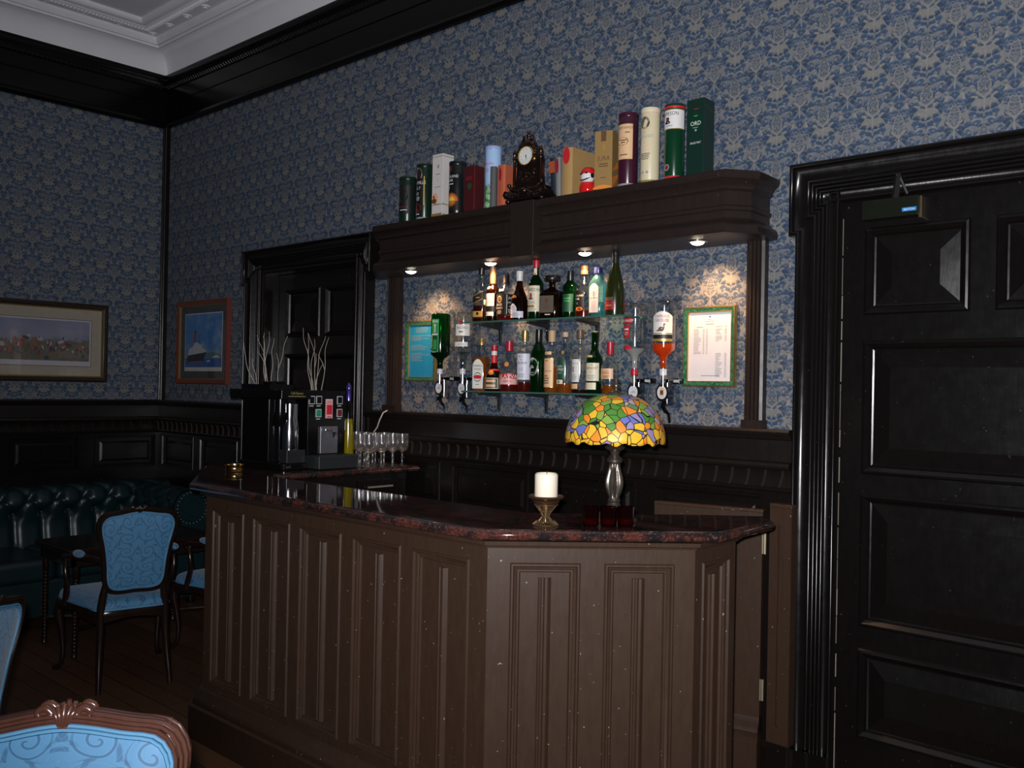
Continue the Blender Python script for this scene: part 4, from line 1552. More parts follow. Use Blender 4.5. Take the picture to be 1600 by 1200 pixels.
b = bottle('malt_bottle', 'clear malt whisky bottle with wooden stopper and black printed front', GU, (4.402, YB, ZU),
           [(0.0, 0.004), (0.036, 0.001), (0.039, 0.0), (0.040, 0.006), (0.038, 0.115), (0.036, 0.140), (0.028, 0.160), (0.018, 0.176), (0.0145, 0.190), (0.0145, 0.215)],
           G_CLEAR, (L_RED, 0.034), (K_BROWN, [(0.016, 0.204), (0.019, 0.206), (0.019, 0.222), (0.017, 0.226), (0.0195, 0.232), (0.0195, 0.246), (0.0, 0.249)]))
b.rotation_euler.z = math.radians(20)
f = surf(0.039)
label(b, f, [('p', P_BLACK, -0.046, 0.012, 0.048, 0.126), ('t', P_WHITE, 'HIGHLAND', 0.010, -0.018, 0.098, 0.80), ('t', P_WHITE, 'PARK', 0.010, -0.024, 0.082, 0.9), ('t', P_WHITE, '12', 0.009, -0.024, 0.062)])
label(b, surf(0.0395), [('o', P_BLACK, -0.012, 0.040, 0.024, 0.014), ('o', P_ORNG, -0.012, 0.040, 0.020, 0.010), ('o', P_DKRED, -0.012, 0.038, 0.014, 0.003)], 'foot_label')

b = bottle('gin_bottle', 'pale blue square gin bottle with navy cap and tall white label', GU, (4.485, YB, ZU),
           [(0.0, 0.004), (0.033, 0.001), (0.036, 0.0), (0.0375, 0.006), (0.0365, 0.148), (0.034, 0.162), (0.024, 0.182), (0.0165, 0.196), (0.0145, 0.205), (0.0145, 0.220)],
           G_BLUE, (glass('blue_tinted_gin', (0.42, 0.80, 0.86), 0.3), 0.068), (K_NAVY, cyl_cap(0.0195, 0.203, 0.233)), sqf(0.6, 0.15, 0.19))
b.rotation_euler.z = math.radians(6)
f = surf(0.0375, 0.6)
label(b, f, [('p', P_GOLD, -0.0255, 0.0255, 0.018, 0.157, 0.020), ('p', P_WHITE, -0.024, 0.024, 0.020, 0.155, 0.020), ('o', P_GREY, 0.0, 0.117, 0.014, 0.018), ('o', P_WHITE, 0.0, 0.117, 0.012, 0.016), ('o', P_GREY, 0.0, 0.113, 0.005, 0.007), ('p', P_GREY, -0.002, 0.002, 0.092, 0.105),
             ('t', P_BLACK, 'BOMBAY', 0.008, 0.0, 0.083, 0.9), ('l', P_PINK, -0.018, 0.018, 0.026, 0.074, 6)])
label(b, surf(0.0375, 0.6, 0.0), [('p', C('label_turquoise', 0.05, 0.42, 0.50), -0.02, 0.028, 0.068, 0.150)], 'side_label')

b = bottle('champagne_bottle', 'tall dark green champagne-shaped bottle with a red band, last on the upper shelf', GU, (4.582, YB, ZU),
           [(0.0, 0.008), (0.036, 0.001), (0.042, 0.0), (0.044, 0.008), (0.0445, 0.100), (0.042, 0.130), (0.036, 0.165), (0.026, 0.205), (0.018, 0.235), (0.0155, 0.255), (0.0150, 0.280), (0.016, 0.282), (0.016, 0.288)],
           G_DKGRN, (glass('dark_wine', (0.05, 0.06, 0.03), 0.2), 0.17), (K_BLACK, [(0.0168, 0.236), (0.0168, 0.276), (0.0185, 0.278), (0.0185, 0.294), (0.0, 0.296)]))
b.rotation_euler.z = math.radians(25)
f = surf(0.0448)
label(b, f, [('p', P_DKRED, -0.055, 0.008, 0.028, 0.066), ('l', P_GOLD, -0.040, -0.002, 0.040, 0.056, 1)])
label(b, f, [('p', P_DKRED, 0.055, 0.085, 0.024, 0.072)], 'back_label')
label(b, surf(0.0449), [('p', P_BROWN, -0.045, 0.0, 0.068, 0.086)], 'top_label')

# --- lower shelf
b = bottle('whiskey_bottle', 'square amber whiskey bottle with a tall white arched label, first on the lower shelf', GL_, (3.733, YB, ZL),
           [(0.0, 0.003), (0.034, 0.002), (0.037, 0.0), (0.0385, 0.006), (0.0385, 0.160), (0.036, 0.178), (0.027, 0.200), (0.0165, 0.215), (0.014, 0.225), (0.014, 0.255)],
           G_CLEAR, (L_AMBER, 0.175), (K_GOLD, [(0.0165, 0.240), (0.0165, 0.262), (0.015, 0.266), (0.015, 0.271), (0.0, 0.272)]), sqf(0.8, 0.165, 0.21))
b.rotation_euler.z = math.radians(16)
f = surf(0.0385, 0.8)
label(b, f, [('p', P_WHITE, -0.031, 0.031, 0.012, 0.165, 0.030), ('t', P_BLACK, 'BUSHMILLS', 0.011, 0.0, 0.125, 0.75), ('t', P_BLACK, 'WHISKEY', 0.009, 0.0, 0.108, 0.85), ('o', P_BLACK, 0.0, 0.072, 0.022, 0.024), ('o', P_WHITE, 0.0, 0.072, 0.020, 0.020), ('o', P_RED, 0.0, 0.072, 0.024, 0.010), ('l', P_BLACK, -0.014, 0.014, 0.030, 0.036, 1)])

b = bottle('liqueur_bottle', 'squat dark liqueur bottle with red ribbon, wax seal and grey label', GL_, (3.829, YB - 0.004, ZL),
           [(0.0, 0.004), (0.042, 0.001), (0.046, 0.0), (0.0475, 0.006), (0.045, 0.070), (0.038, 0.088), (0.026, 0.106), (0.018, 0.130), (0.0150, 0.160), (0.0145, 0.210)],
           G_BROWN, (L_DARK, 0.085), (K_RED, cyl_cap(0.0168, 0.206, 0.236)))
b.rotation_euler.z = math.radians(28)
f = surf(0.0470)
label(b, f, [('p', P_CREAM, -0.050, 0.036, 0.012, 0.068), ('p', P_TAUPE, -0.046, 0.032, 0.015, 0.065), ('p', P_PEACH, -0.034, 0.020, 0.022, 0.058), ('p', P_BROWN, -0.034, 0.020, 0.034, 0.046)])
m = MB()
m.lathe([(0.0170, 0.125), (0.0162, 0.160), (0.0158, 0.185)], seg=20)
m.lathe([(0.0285, 0.105), (0.0220, 0.116)], seg=20)
m.build('ribbon', P_RED, b)
m = MB()
m.lathe([(0.0156, 0.184), (0.0154, 0.206)], seg=20)
m.build('neck_paper', K_WHITE, b)
m = MB()
m.ball((-0.006, -0.036, 0.094), 0.015, 0.007, 0.013)
m.build('wax_seal', P_ORNG, b)

b = bottle('liqueur_bottle', 'broad clear liqueur bottle with sloping shoulders, red cap and pink red label', GL_, (3.930, YB, ZL),
           [(0.0, 0.004), (0.044, 0.001), (0.048, 0.0), (0.0500, 0.008), (0.0490, 0.070), (0.044, 0.110), (0.035, 0.150), (0.024, 0.180), (0.0165, 0.200), (0.0155, 0.215), (0.0155, 0.240)],
           G_CLEAR, (L_RED, 0.036), (K_RED, [(0.0185, 0.205), (0.0180, 0.225), (0.0185, 0.228), (0.0185, 0.256), (0.0, 0.258)]))
b.rotation_euler.z = math.radians(38)
f = surf(0.0500)
label(b, f, [('p', P_RED, -0.058, 0.048, 0.034, 0.092, 0.012), ('p', P_PINK, -0.056, 0.046, 0.036, 0.066, 0.004), ('t', P_WHITE, 'GLAYVA', 0.021, -0.006, 0.066, 1.02), ('l', P_RED, -0.036, 0.026, 0.046, 0.058, 2)])
label(b, surf(0.0405), [('o', P_ORNG, -0.010, 0.137, 0.012, 0.012)], 'neck_seal')

b = bottle('malt_bottle', 'clear malt bottle with a big pale lavender label and gold capsule', GL_, (4.035, YB, ZL), whisky(0.0370, 0.300, 0.60, 0.0140, 0.74), G_CLEAR, (L_RED, 0.048), (K_GOLD, cyl_cap(0.0160, 0.255, 0.306)))
b.rotation_euler.z = math.radians(26)
f = surf(0.0370)
label(b, f, [('p', P_LAV, -0.046, 0.036, 0.060, 0.190), ('o', P_GREY, -0.012, 0.176, 0.011, 0.006), ('t', P_BLACK, 'TALISKER', 0.0115, -0.006, 0.138, 0.82), ('t', P_GREY, '10', 0.018, -0.010, 0.104), ('l', P_GREY, -0.032, 0.016, 0.070, 0.092, 3), ('l', P_GREY, -0.014, 0.0, 0.154, 0.164, 1)])
label(b, surf(0.0300), [('p', P_TAUPE, -0.020, 0.010, 0.200, 0.220), ('l', P_PEACH, -0.014, 0.004, 0.204, 0.216, 2)], 'neck_label')

b = bottle('malt_bottle', 'tall green malt bottle with black capsule and silver oval label', GL_, (4.126, YB, ZL),
           [(0.0, 0.004), (0.038, 0.001), (0.041, 0.0), (0.0425, 0.006), (0.0435, 0.150), (0.042, 0.178), (0.032, 0.210), (0.020, 0.236), (0.0150, 0.252), (0.0145, 0.295)],
           G_GREEN, None, (K_BLACK, cyl_cap(0.0170, 0.246, 0.310)))
b.rotation_euler.z = math.radians(14)
label(b, surf(0.0432), [('o', P_GOLD, -0.012, 0.125, 0.034, 0.046), ('o', P_LAV, -0.012, 0.125, 0.031, 0.042), ('o', P_BLACK, -0.016, 0.124, 0.026, 0.022), ('l', P_WHITE, -0.034, 0.002, 0.116, 0.132, 2), ('l', P_GREY, -0.030, 0.004, 0.092, 0.100, 1)])

b = bottle('malt_bottle', 'clear malt bottle half full of amber, with a peach label and tan capsule', GL_, (4.211, YB, ZL), whisky(0.0360, 0.298, 0.60, 0.0145, 0.72), G_CLEAR, (L_AMBER, 0.125), (K_TAN, cyl_cap(0.0175, 0.246, 0.302)))
b.rotation_euler.z = math.radians(12)
f = surf(0.0360)
label(b, f, [('p', P_GOLD, -0.042, 0.026, 0.024, 0.166), ('p', P_PEACH, -0.041, 0.025, 0.026, 0.164), ('l', P_BROWN, -0.026, 0.004, 0.150, 0.157, 1), ('t', P_BROWN, 'MACALLAN', 0.0085, -0.008, 0.100, 0.85), ('l', P_PINK, -0.030, 0.010, 0.114, 0.140, 3), ('l', P_BROWN, -0.030, 0.006, 0.040, 0.085, 4)])
label(b, surf(0.0335), [('p', P_PEACH, -0.030, 0.014, 0.182, 0.198)], 'neck_label')

b = bottle('malt_bottle', 'clear malt bottle with pink cork stopper and dark green printed front', GL_, (4.295, YB, ZL),
           [(0.0, 0.004), (0.035, 0.001), (0.038, 0.0), (0.0395, 0.006), (0.0385, 0.150), (0.035, 0.180), (0.026, 0.205), (0.0165, 0.225), (0.0125, 0.245), (0.0120, 0.270), (0.0135, 0.272), (0.0135, 0.278)],
           G_CLEAR, (L_AMBER, 0.045), (K_CORK, cyl_cap(0.0145, 0.268, 0.292)))
b.rotation_euler.z = math.radians(24)
f = surf(0.0390)
label(b, f, [('p', P_GREEN, -0.044, 0.010, 0.066, 0.158, 0.006), ('t', P_WHITE, 'GLEN', 0.0095, -0.018, 0.122, 0.9), ('t', P_WHITE, 'ORD', 0.0130, -0.016, 0.105, 1.0), ('l', P_GREY, -0.034, 0.0, 0.090, 0.100, 2)])
label(b, f, [('p', P_CREAM, -0.044, 0.000, 0.042, 0.062), ('o', P_GREEN, -0.022, 0.052, 0.004, 0.006)], 'foot_label')
label(b, surf(0.031), [('o', P_GOLD, -0.004, 0.192, 0.008, 0.010)], 'neck_label')

b = bottle('malt_bottle', 'clear malt bottle with white label and dark brown capsule', GL_, (4.385, YB, ZL), whisky(0.0380, 0.295, 0.62, 0.0140, 0.75), G_CLEAR, (L_DARK, 0.016), (K_BROWN, cyl_cap(0.0165, 0.258, 0.300)))
b.rotation_euler.z = math.radians(18)
f = surf(0.0380)
label(b, f, [('p', P_WHITE, -0.044, 0.010, 0.052, 0.160), ('t', P_GREY, 'Dalmore', 0.0110, -0.016, 0.136, 0.8), ('p', P_PINK, -0.030, -0.014, 0.098, 0.126), ('p', P_GREY, -0.027, -0.017, 0.101, 0.123), ('l', P_GREY, -0.034, 0.0, 0.060, 0.090, 4)])
label(b, f, [('p', P_PEACH, -0.044, 0.004, 0.020, 0.044), ('p', P_BLACK, -0.030, 0.0, 0.044, 0.049)], 'foot_label')

b = bottle('malt_bottle', 'green malt bottle with a cream label and bare tan cork', GL_, (4.472, YB, ZL), whisky(0.0385, 0.286, 0.54, 0.0155, 0.70), G_GREEN, None, (K_TAN, cyl_cap(0.0140, 0.280, 0.292)))
b.rotation_euler.z = math.radians(20)
f = surf(0.0385)
label(b, f, [('p', P_CREAM, -0.042, 0.034, 0.058, 0.142), ('t', P_BROWN, 'THE', 0.0060, -0.004, 0.130), ('t', P_BLACK, 'GLENLIVET', 0.0125, -0.004, 0.112, 0.74), ('t', P_DKRED, '12', 0.0085, -0.008, 0.096), ('l', P_GREY, -0.032, 0.022, 0.064, 0.088, 3)])
label(b, f, [('p', P_CREAM, -0.042, 0.020, 0.018, 0.050), ('p', P_BLACK, -0.042, 0.020, 0.051, 0.053)], 'foot_label')
label(b, surf(0.0345), [('p', P_PEACH, -0.034, 0.000, 0.160, 0.178)], 'neck_label')

b = bottle('brandy_bottle', 'clear round-shouldered bottle with red capsule and orange label, nearest the lamp shade', GL_, (4.562, YB, ZL), whisky(0.0400, 0.232, 0.52, 0.0140, 0.72), G_CLEAR, (L_AMBER, 0.040), (K_RED, cyl_cap(0.0165, 0.180, 0.240)))
b.rotation_euler.z = math.radians(20)
f = surf(0.0400)
label(b, f, [('p', P_PEACH, -0.045, 0.026, 0.068, 0.116), ('t', P_RED, 'Bells', 0.0170, -0.012, 0.090, 0.9), ('l', P_BROWN, -0.034, 0.012, 0.072, 0.084, 2)])

# ------------------------------------------------------------------ upturned bottles on optics
GO = 'upturned bottles on the optics'


def optic(x, lab, collar, badge):
    o = thing('optic_dispenser', lab, 'optic', (x, -0.115, 1.672), 0, 'wall optics under the upturned bottles')
    m = MB()
    m.box(-0.050, 0.018, 0.111, 0.1145, -0.170, 0.34)
    m.build('back_plate', glass('clear_perspex', (0.93, 0.95, 0.96), 0.8), o)
    m = MB()
    m.box(0.012, 0.046, 0.060, 0.111, -0.060, -0.036)
    m.box(0.010, 0.030, 0.000, 0.070, -0.056, -0.040)
    m.build('clamp_arm', BLACK, o, bevel=0.002)
    m = MB()
    m.lathe([(0.016, 0.004), (0.0165, 0.0), (0.0165, -0.022), (0.013, -0.026), (0.0, -0.026)], seg=20)
    m.build('collar', collar, o)
    m = MB()
    m.lathe([(0.0075, -0.024), (0.0075, -0.060), (0.012, -0.062), (0.012, -0.075), (0.0, -0.075)], seg=16)
    m.build('measure_tube', CHROME, o)
    m = MB()
    m.lathe([(0.028, -0.045), (0.028, -0.150), (0.022, -0.156), (0.0, -0.156)], c=(0.004, 0.030, 0), seg=24)
    m.build('chamber', glass('milky_chamber', (0.80, 0.80, 0.82), 0.7, 0.1), o)
    m = MB()   # round badge facing the room
    for r0, r1, d0, d1 in ((0.033, 0.033, 0.0, -0.007), (0.033, 0.0235, -0.007, -0.0078)):
        m.loops([[(r0 * math.cos(2 * PI * j / 28), d0, -0.100 + 1.18 * r0 * math.sin(2 * PI * j / 28)) for j in range(28)],
                 [(r1 * math.cos(2 * PI * j / 28), d1, -0.100 + 1.18 * r1 * math.sin(2 * PI * j / 28)) for j in range(28)]])
    m.box(-0.020, 0.020, -0.004, 0.004, -0.068, -0.060)
    m.m = 1
    m.quad(*[(0.0245 * math.cos(2 * PI * j / 28), -0.0079, -0.100 + 0.0290 * math.sin(2 * PI * j / 28)) for j in range(28)])
    m.m = 2
    if badge:
        m.box(-0.011, 0.011, -0.0088, -0.0080, -0.118, -0.080)
        m.m = 3
        m.box(-0.008, 0.008, -0.0092, -0.0089, -0.110, -0.090)
    else:
        m.box(-0.013, 0.013, -0.0086, -0.0080, -0.104, -0.101)
        m.box(-0.008, 0.010, -0.0086, -0.0080, -0.098, -0.095)
    m.build('badge', [K_BLACK, C('badge_white', 0.66, 0.66, 0.70, 0.3), badge or P_GREY, P_BROWN], o)
    m = MB()
    m.tube([(0.004, 0.012, -0.140), (0.000, 0.002, -0.158), (0.012, 0.000, -0.178), (0.030, 0.004, -0.195), (0.034, 0.006, -0.232)], [0.012, 0.012, 0.009, 0.0065, 0.005], 8)
    m.tube([(-0.008, 0.000, -0.148), (-0.014, -0.006, -0.172)], [0.007, 0.004], 6)
    m.build('spout', BLACK, o)
    return o


def upturned(r, h, neck=0.016, body=0.70):
    """bottle standing on its mouth; z up from the mouth"""
    b0 = h * (1 - body)
    return [(neck, 0.0), (neck, 0.018), (neck * 0.92, 0.022), (neck * 1.05, 0.045), (r * 0.45, b0 * 0.72), (r * 0.80, b0 * 0.88), (r * 0.97, b0), (r, b0 + 0.012), (r, h - 0.012), (r * 0.96, h - 0.003), (r * 0.85, h), (r * 0.4, h - 0.006), (0.0, h - 0.010)]


ZO = 1.676
optic(3.398, 'wall optic with white collar and badge under the green upturned bottle', C('collar_silver', 0.62, 0.62, 0.66, 0.25), None)
b = bottle('gin_bottle', 'large green upturned gin bottle on the leftmost optic, in front of the blue notice', GO, (3.398, -0.115, ZO), upturned(0.053, 0.302, 0.016, 0.74), G_GREEN, (glass('dark_green_gin', (0.06, 0.16, 0.07), 0.3, body=(0.002, 0.006, 0.003), bw=0.7), 0.150))
b.rotation_euler.z = math.radians(29)
f = surf(0.053)
label(b, f, [('p', P_BRGRN, -0.040, 0.006, 0.090, 0.270), ('p', P_GREEN, -0.034, 0.000, 0.096, 0.180), ('p', P_BRGRN, -0.026, -0.006, 0.104, 0.158), ('p', C('label_mint', 0.30, 0.55, 0.36), -0.036, 0.002, 0.250, 0.264), ('p', P_LAV, -0.020, -0.013, 0.196, 0.236), ('o', P_LAV, -0.0165, 0.236, 0.006, 0.008),
             ('p', P_LAV, -0.034, 0.000, 0.182, 0.190), ('l', P_LAV, -0.040, -0.004, 0.088, 0.092, 1)])
mm = MB()
for i, chx in enumerate("GORDON'S"):
    mm.text(chx, 0.014, lambda tx, ty: f(-0.046 + ty * 0.9, 0.180 - i * 0.012 - tx, 0.002))
mm.build('side_lettering', P_LAV, b)

optic(3.575, 'wall optic with white collar and badge under the clear upturned rum bottle', C('collar_silver', 0.62, 0.62, 0.66, 0.25), None)
b = bottle('rum_bottle', 'clear upturned rum bottle with white labels, beside the green upturned bottle', GO, (3.575, -0.115, ZO), upturned(0.053, 0.300, 0.016, 0.66), G_CLEAR, (glass('clear_spirit', (0.92, 0.95, 0.94), 0.3), 0.09))
b.rotation_euler.z = math.radians(44)
f = surf(0.053)
label(b, f, [('p', P_WHITE, -0.044, 0.036, 0.175, 0.236), ('t', P_BLACK, 'BACARDI', 0.012, -0.004, 0.212, 0.88), ('o', P_BLACK, -0.012, 0.196, 0.012, 0.004), ('o', P_DKRED, -0.014, 0.246, 0.010, 0.012)])
label(b, f, [('p', P_WHITE, -0.050, 0.026, 0.118, 0.142), ('l', P_GREY, -0.038, 0.014, 0.122, 0.138, 2)], 'lower_label')

optic(4.684, 'wall optic with dark red collar, half behind the stained glass shade', K_RED, None)
b = bottle('vodka_bottle', 'nearly empty clear upturned vodka bottle with red labels', GO, (4.684, -0.115, ZO), upturned(0.050, 0.296, 0.016, 0.70), G_CLEAR, (glass('highlit_clear_spirit', (0.95, 0.95, 0.95), 0.6, 0.1, body=(0.70, 0.70, 0.70), bw=0.45), 0.092))  # whitish liquid colour stands in for a highlight on the spirit
b.rotation_euler.z = math.radians(6)
f = surf(0.050)
label(b, f, [('p', P_RED, -0.046, 0.012, 0.205, 0.228), ('t', P_WHITE, 'SMIRNOFF', 0.012, -0.014, 0.211, 0.80), ('p', P_RED, -0.046, 0.0, 0.140, 0.198), ('p', P_WHITE, -0.040, -0.006, 0.174, 0.182), ('l', P_PINK, -0.040, -0.006, 0.150, 0.168, 2)])
label(b, surf(0.0502), [('p', P_RED, -0.046, 0.010, 0.088, 0.104, 0.004)], 'lower_label')

optic(4.838, 'wall optic with brown picture badge, right of the stained glass shade', C('collar_silver', 0.62, 0.62, 0.66, 0.25), P_PEACH)
b = bottle('whisky_bottle', 'upturned whisky bottle holding bright orange whisky, bird on its white label', GO, (4.838, -0.115, ZO), upturned(0.0525, 0.300, 0.016, 0.72), G_CLEAR, (L_ORNG, 0.112))
b.rotation_euler.z = math.radians(30)
f = surf(0.0525)
label(b, f, [('p', P_WHITE, -0.052, 0.042, 0.150, 0.252, 0.022), ('t', P_DKRED, 'FAMOUS', 0.0135, -0.006, 0.224, 0.92), ('t', P_DKRED, 'GROUSE', 0.0135, -0.008, 0.206, 0.92),
             ('o', P_BROWN, -0.010, 0.174, 0.013, 0.010), ('p', P_BROWN, 0.000, 0.005, 0.176, 0.194), ('o', P_BROWN, 0.004, 0.195, 0.005, 0.004), ('p', P_BROWN, -0.030, -0.016, 0.164, 0.170), ('p', P_GOLD, -0.052, 0.042, 0.152, 0.157)])
label(b, f, [('p', P_BLACK, -0.052, 0.042, 0.118, 0.150), ('p', P_GOLD, -0.052, 0.042, 0.120, 0.132)], 'lower_label')

# ------------------------------------------------------------------ framed notices
GFR = NT('green_marbled_frame')
_o = GFR.obj()
GFR = GFR.done(GFR.pbsdf(GFR.mix(GFR.smooth(GFR.noise(_o, 90, 4, 0.7), 0.4, 0.65), (0.010, 0.075, 0.040), (0.05, 0.20, 0.11)), 0.3))


def notice(lab, x0, x1, z0, z1, paper, art):
    t = thing('framed_notice', lab, 'picture', ((x0 + x1) / 2, 0, (z0 + z1) / 2), 0, 'green framed notices on the back bar')
    hw_, hh = (x1 - x0) / 2, (z1 - z0) / 2
    T = lambda u, d, z: Vector((u, -d, z))
    m = MB()
    m.frame(T, -hw_, hw_, -hh, hh, [(0, 0.0), (0, 0.014), (0.003, 0.019)], False)
    m.frame(T, -hw_, hw_, -hh, hh, [(0.003, 0.019), (0.008, 0.020)], False)
    m.m = 1
    m.frame(T, -hw_, hw_, -hh, hh, [(0.006, 0.0198), (0.010, 0.019), (0.022, 0.013)], False)
    m.m = 0
    m.frame(T, -hw_, hw_, -hh, hh, [(0.022, 0.013), (0.025, 0.014), (0.027, 0.010), (0.027, 0.006)], False)
    m.build('frame', [GOLD, GFR], t)
    m = MB()
    m.box(-hw_ + 0.024, hw_ - 0.024, 0.001, 0.006, -hh + 0.024, hh - 0.024, T=T)
    m.m = 1
    art(m, T, hw_ - 0.028, hh - 0.028)
    m.build('sheet', [paper, P_GREY, P_BLUE], t)
    m = MB()
    m.quad(T(-hw_ + 0.026, 0.0085, -hh + 0.026), T(hw_ - 0.026, 0.0085, -hh + 0.026), T(hw_ - 0.026, 0.0085, hh - 0.026), T(-hw_ + 0.026, 0.0085, hh - 0.026))
    m.build('glazing', GLASS, t)


def price_list(m, T, W, H):
    r = random.Random(4)

    def bar(u0, u1, z, h=0.0011):
        m.quad(T(u0, 0.0064, z - h), T(u1, 0.0064, z - h), T(u1, 0.0064, z + h), T(u0, 0.0064, z + h))
    m.m = 2
    m.quad(T(-0.006, 0.0064, H - 0.018), T(0.0, 0.0064, H - 0.022), T(0.007, 0.0064, H - 0.018), T(0.0, 0.0064, H - 0.013))
    m.m = 1
    bar(-0.010, 0.010, H - 0.030)
    bar(-0.022, 0.022, H - 0.038)
    bar(-0.020, 0.020, H - 0.050, 0.0016)
    bar(-0.066, -0.034, H - 0.063, 0.0014)
    for i in range(17):
        z = H - 0.074 - i * 0.0066
        bar(-0.080, -0.080 + r.uniform(0.022, 0.040), z)
        bar(-0.034, -0.025, z)
        bar(-0.018, -0.009, z)
    for z0, n in ((H - 0.062, 1), (H - 0.074, 4), (H - 0.104, 1), (H - 0.110, 3), (H - 0.180, 8), (H - 0.232, 1), (H - 0.240, 7)):
        for i in range(n):
            z = z0 - i * 0.0066
            bar(0.030, 0.030 + r.uniform(0.014, 0.034), z)
            bar(0.074, 0.084, z)
    bar(-0.040, 0.050, -H + 0.022, 0.0014)


def blue_notice(m, T, W, H):
    r = random.Random(8)
    z = H - 0.012
    for i in range(22):
        h = 0.0012
        hw2 = W * (0.5 if i < 4 else 0.86)
        a = -hw2
        b2 = hw2 if i < 4 else a + r.uniform(0.4, 1.0) * 2 * hw2
        if i not in (4, 9, 10, 15):
            m.quad(T(a, 0.0064, z - h), T(b2, 0.0064, z - h), T(b2, 0.0064, z + h), T(a, 0.0064, z + h))
        z -= 0.0125 if i in (4, 9, 15) else 0.0085


notice('green and gold framed white price list on the wallpaper right of the optics', 4.872, 5.136, 1.600, 1.955, plain('price_paper', (0.70, 0.70, 0.74), 0.6, var=0.03), price_list)
notice('green and gold framed bright blue notice behind the green upturned bottle', 2.992, 3.256, 1.606, 1.957, plain('blue_paper', (0.012, 0.26, 0.50), 0.55, var=0.05), blue_notice)

# ------------------------------------------------------------------ things standing on the canopy
ZC = 2.4704
YC = -0.250
GC = 'whisky tubes and cartons on the canopy'


def tube_tin(nm, lab, x, r, h, body, lidm, items, lid_h=0.018, y=YC, base=None, rz=0.0):
    t = thing(nm, lab, 'tube', (x, y, ZC), rz, GC)
    m = MB()
    m.lathe([(0.0, 0.0), (r * 0.97, 0.0), (r, 0.003), (r, h - lid_h), (r * 0.99, h - lid_h + 0.001), (0.0, h - lid_h + 0.001)], seg=36)
    m.build('tube_body', body, t)
    m = MB()
    m.lathe([(r * 1.02, h - lid_h - 0.001), (r * 1.035, h - lid_h + 0.001), (r * 1.035, h - 0.003), (r * 1.0, h), (r * 0.9, h - 0.001), (r * 0.88, h - 0.004), (0.0, h - 0.004)], seg=36)
    m.build('lid', lidm, t)
    if base:
        m = MB()
        m.lathe([(r * 1.0, 0.0), (r * 1.03, 0.001), (r * 1.03, 0.010), (r * 1.0, 0.012)], seg=36)
        m.build('base_rim', base, t)
    if items:
        label(t, surf(r), items)
    return t


def carton(nm, lab, x, wx, wy, h, body, front=None, side=None, y=YC, rz=0.0):
    t = thing(nm, lab, 'box', (x, y, ZC), rz, GC)
    m = MB()
    m.box(-wx / 2, wx / 2, -wy / 2, wy / 2, 0, h)
    m.build('carton_body', body, t, bevel=0.0015)
    if front:
        label(t, lambda s, z, o=0.0: (s, -wy / 2 - 0.0006 - o, z), front, 'front_print')
    if side:
        label(t, lambda s, z, o=0.0: (wx / 2 + 0.0006 + o, s, z), side, 'side_print')
    return t


T_DKGREEN = C('tin_dark_green', 0.006, 0.020, 0.012, 0.3)
T_GREEN = C('tin_green', 0.004, 0.038, 0.016, 0.22)
T_BLACK = C('tin_black', 0.008, 0.009, 0.010, 0.3)
tube_tin('whisky_tube', 'short dark green whisky tube with an embossed round emblem, leftmost on the canopy', 3.256, 0.0455, 0.249, T_DKGREEN, T_DKGREEN,
         [('p', P_BLACK, -0.06, 0.05, 0.085, 0.20), ('o', C('emblem_olive', 0.12, 0.16, 0.06, 0.3, 0.3), -0.014, 0.145, 0.036, 0.040), ('o', T_DKGREEN, -0.014, 0.145, 0.030, 0.034), ('p', P_BLACK, -0.06, 0.05, 0.045, 0.080), ('l', P_DKRED, -0.045, 0.010, 0.078, 0.085, 1), ('l', P_WHITE, -0.045, 0.024, 0.060, 0.070, 1)], rz=math.radians(33))
tube_tin('whisky_tube', 'dark green malt whiskey tube with cream lettering and red gold ornament, second on the canopy', 3.394, 0.0415, 0.299, T_DKGREEN, T_DKGREEN,
         [('o', P_CREAM, -0.014, 0.240, 0.030, 0.038), ('o', P_DKRED, -0.014, 0.240, 0.026, 0.033), ('p', P_BLACK, -0.050, 0.024, 0.092, 0.220), ('t', P_WHITE, 'BUSHMILLS', 0.018, -0.014, 0.188, 0.80), ('t', P_WHITE, 'MALT', 0.015, -0.018, 0.160, 1.0), ('t', P_CREAM, '10', 0.020, -0.018, 0.128),
          ('l', P_WHITE, -0.040, 0.010, 0.100, 0.122, 3), ('o', P_DKRED, -0.014, 0.062, 0.028, 0.022), ('p', P_GOLD, 0.024, 0.030, 0.075, 0.230), ('l', P_WHITE, -0.040, 0.008, 0.022, 0.034, 1)], base=P_GREY, rz=math.radians(6))
carton('whisky_carton', 'white whisky carton with faint gold print, third on the canopy', 3.536, 0.080, 0.080, 0.328, C('carton_white', 0.66, 0.62, 0.60),
       [('p', P_GOLD, -0.040, 0.040, 0.313, 0.316), ('o', P_GREY, 0.006, 0.262, 0.008, 0.010), ('l', P_GOLD, -0.020, 0.030, 0.218, 0.226, 1), ('o', P_PEACH, 0.004, 0.192, 0.006, 0.008), ('l', P_GREY, -0.016, 0.026, 0.150, 0.160, 1), ('o', P_PEACH, -0.014, 0.095, 0.024, 0.030), ('o', P_BROWN, -0.020, 0.082, 0.018, 0.014), ('o', P_RED, -0.022, 0.104, 0.008, 0.008), ('p', P_GOLD, -0.040, 0.040, 0.060, 0.066, 0.004), ('p', P_GOLD, -0.040, 0.040, 0.0, 0.016)],
       [('p', P_GOLD, -0.040, 0.040, 0.313, 0.316), ('p', P_GOLD, -0.040, 0.040, 0.060, 0.064, -0.004), ('p', P_GOLD, -0.040, 0.040, 0.0, 0.012)])
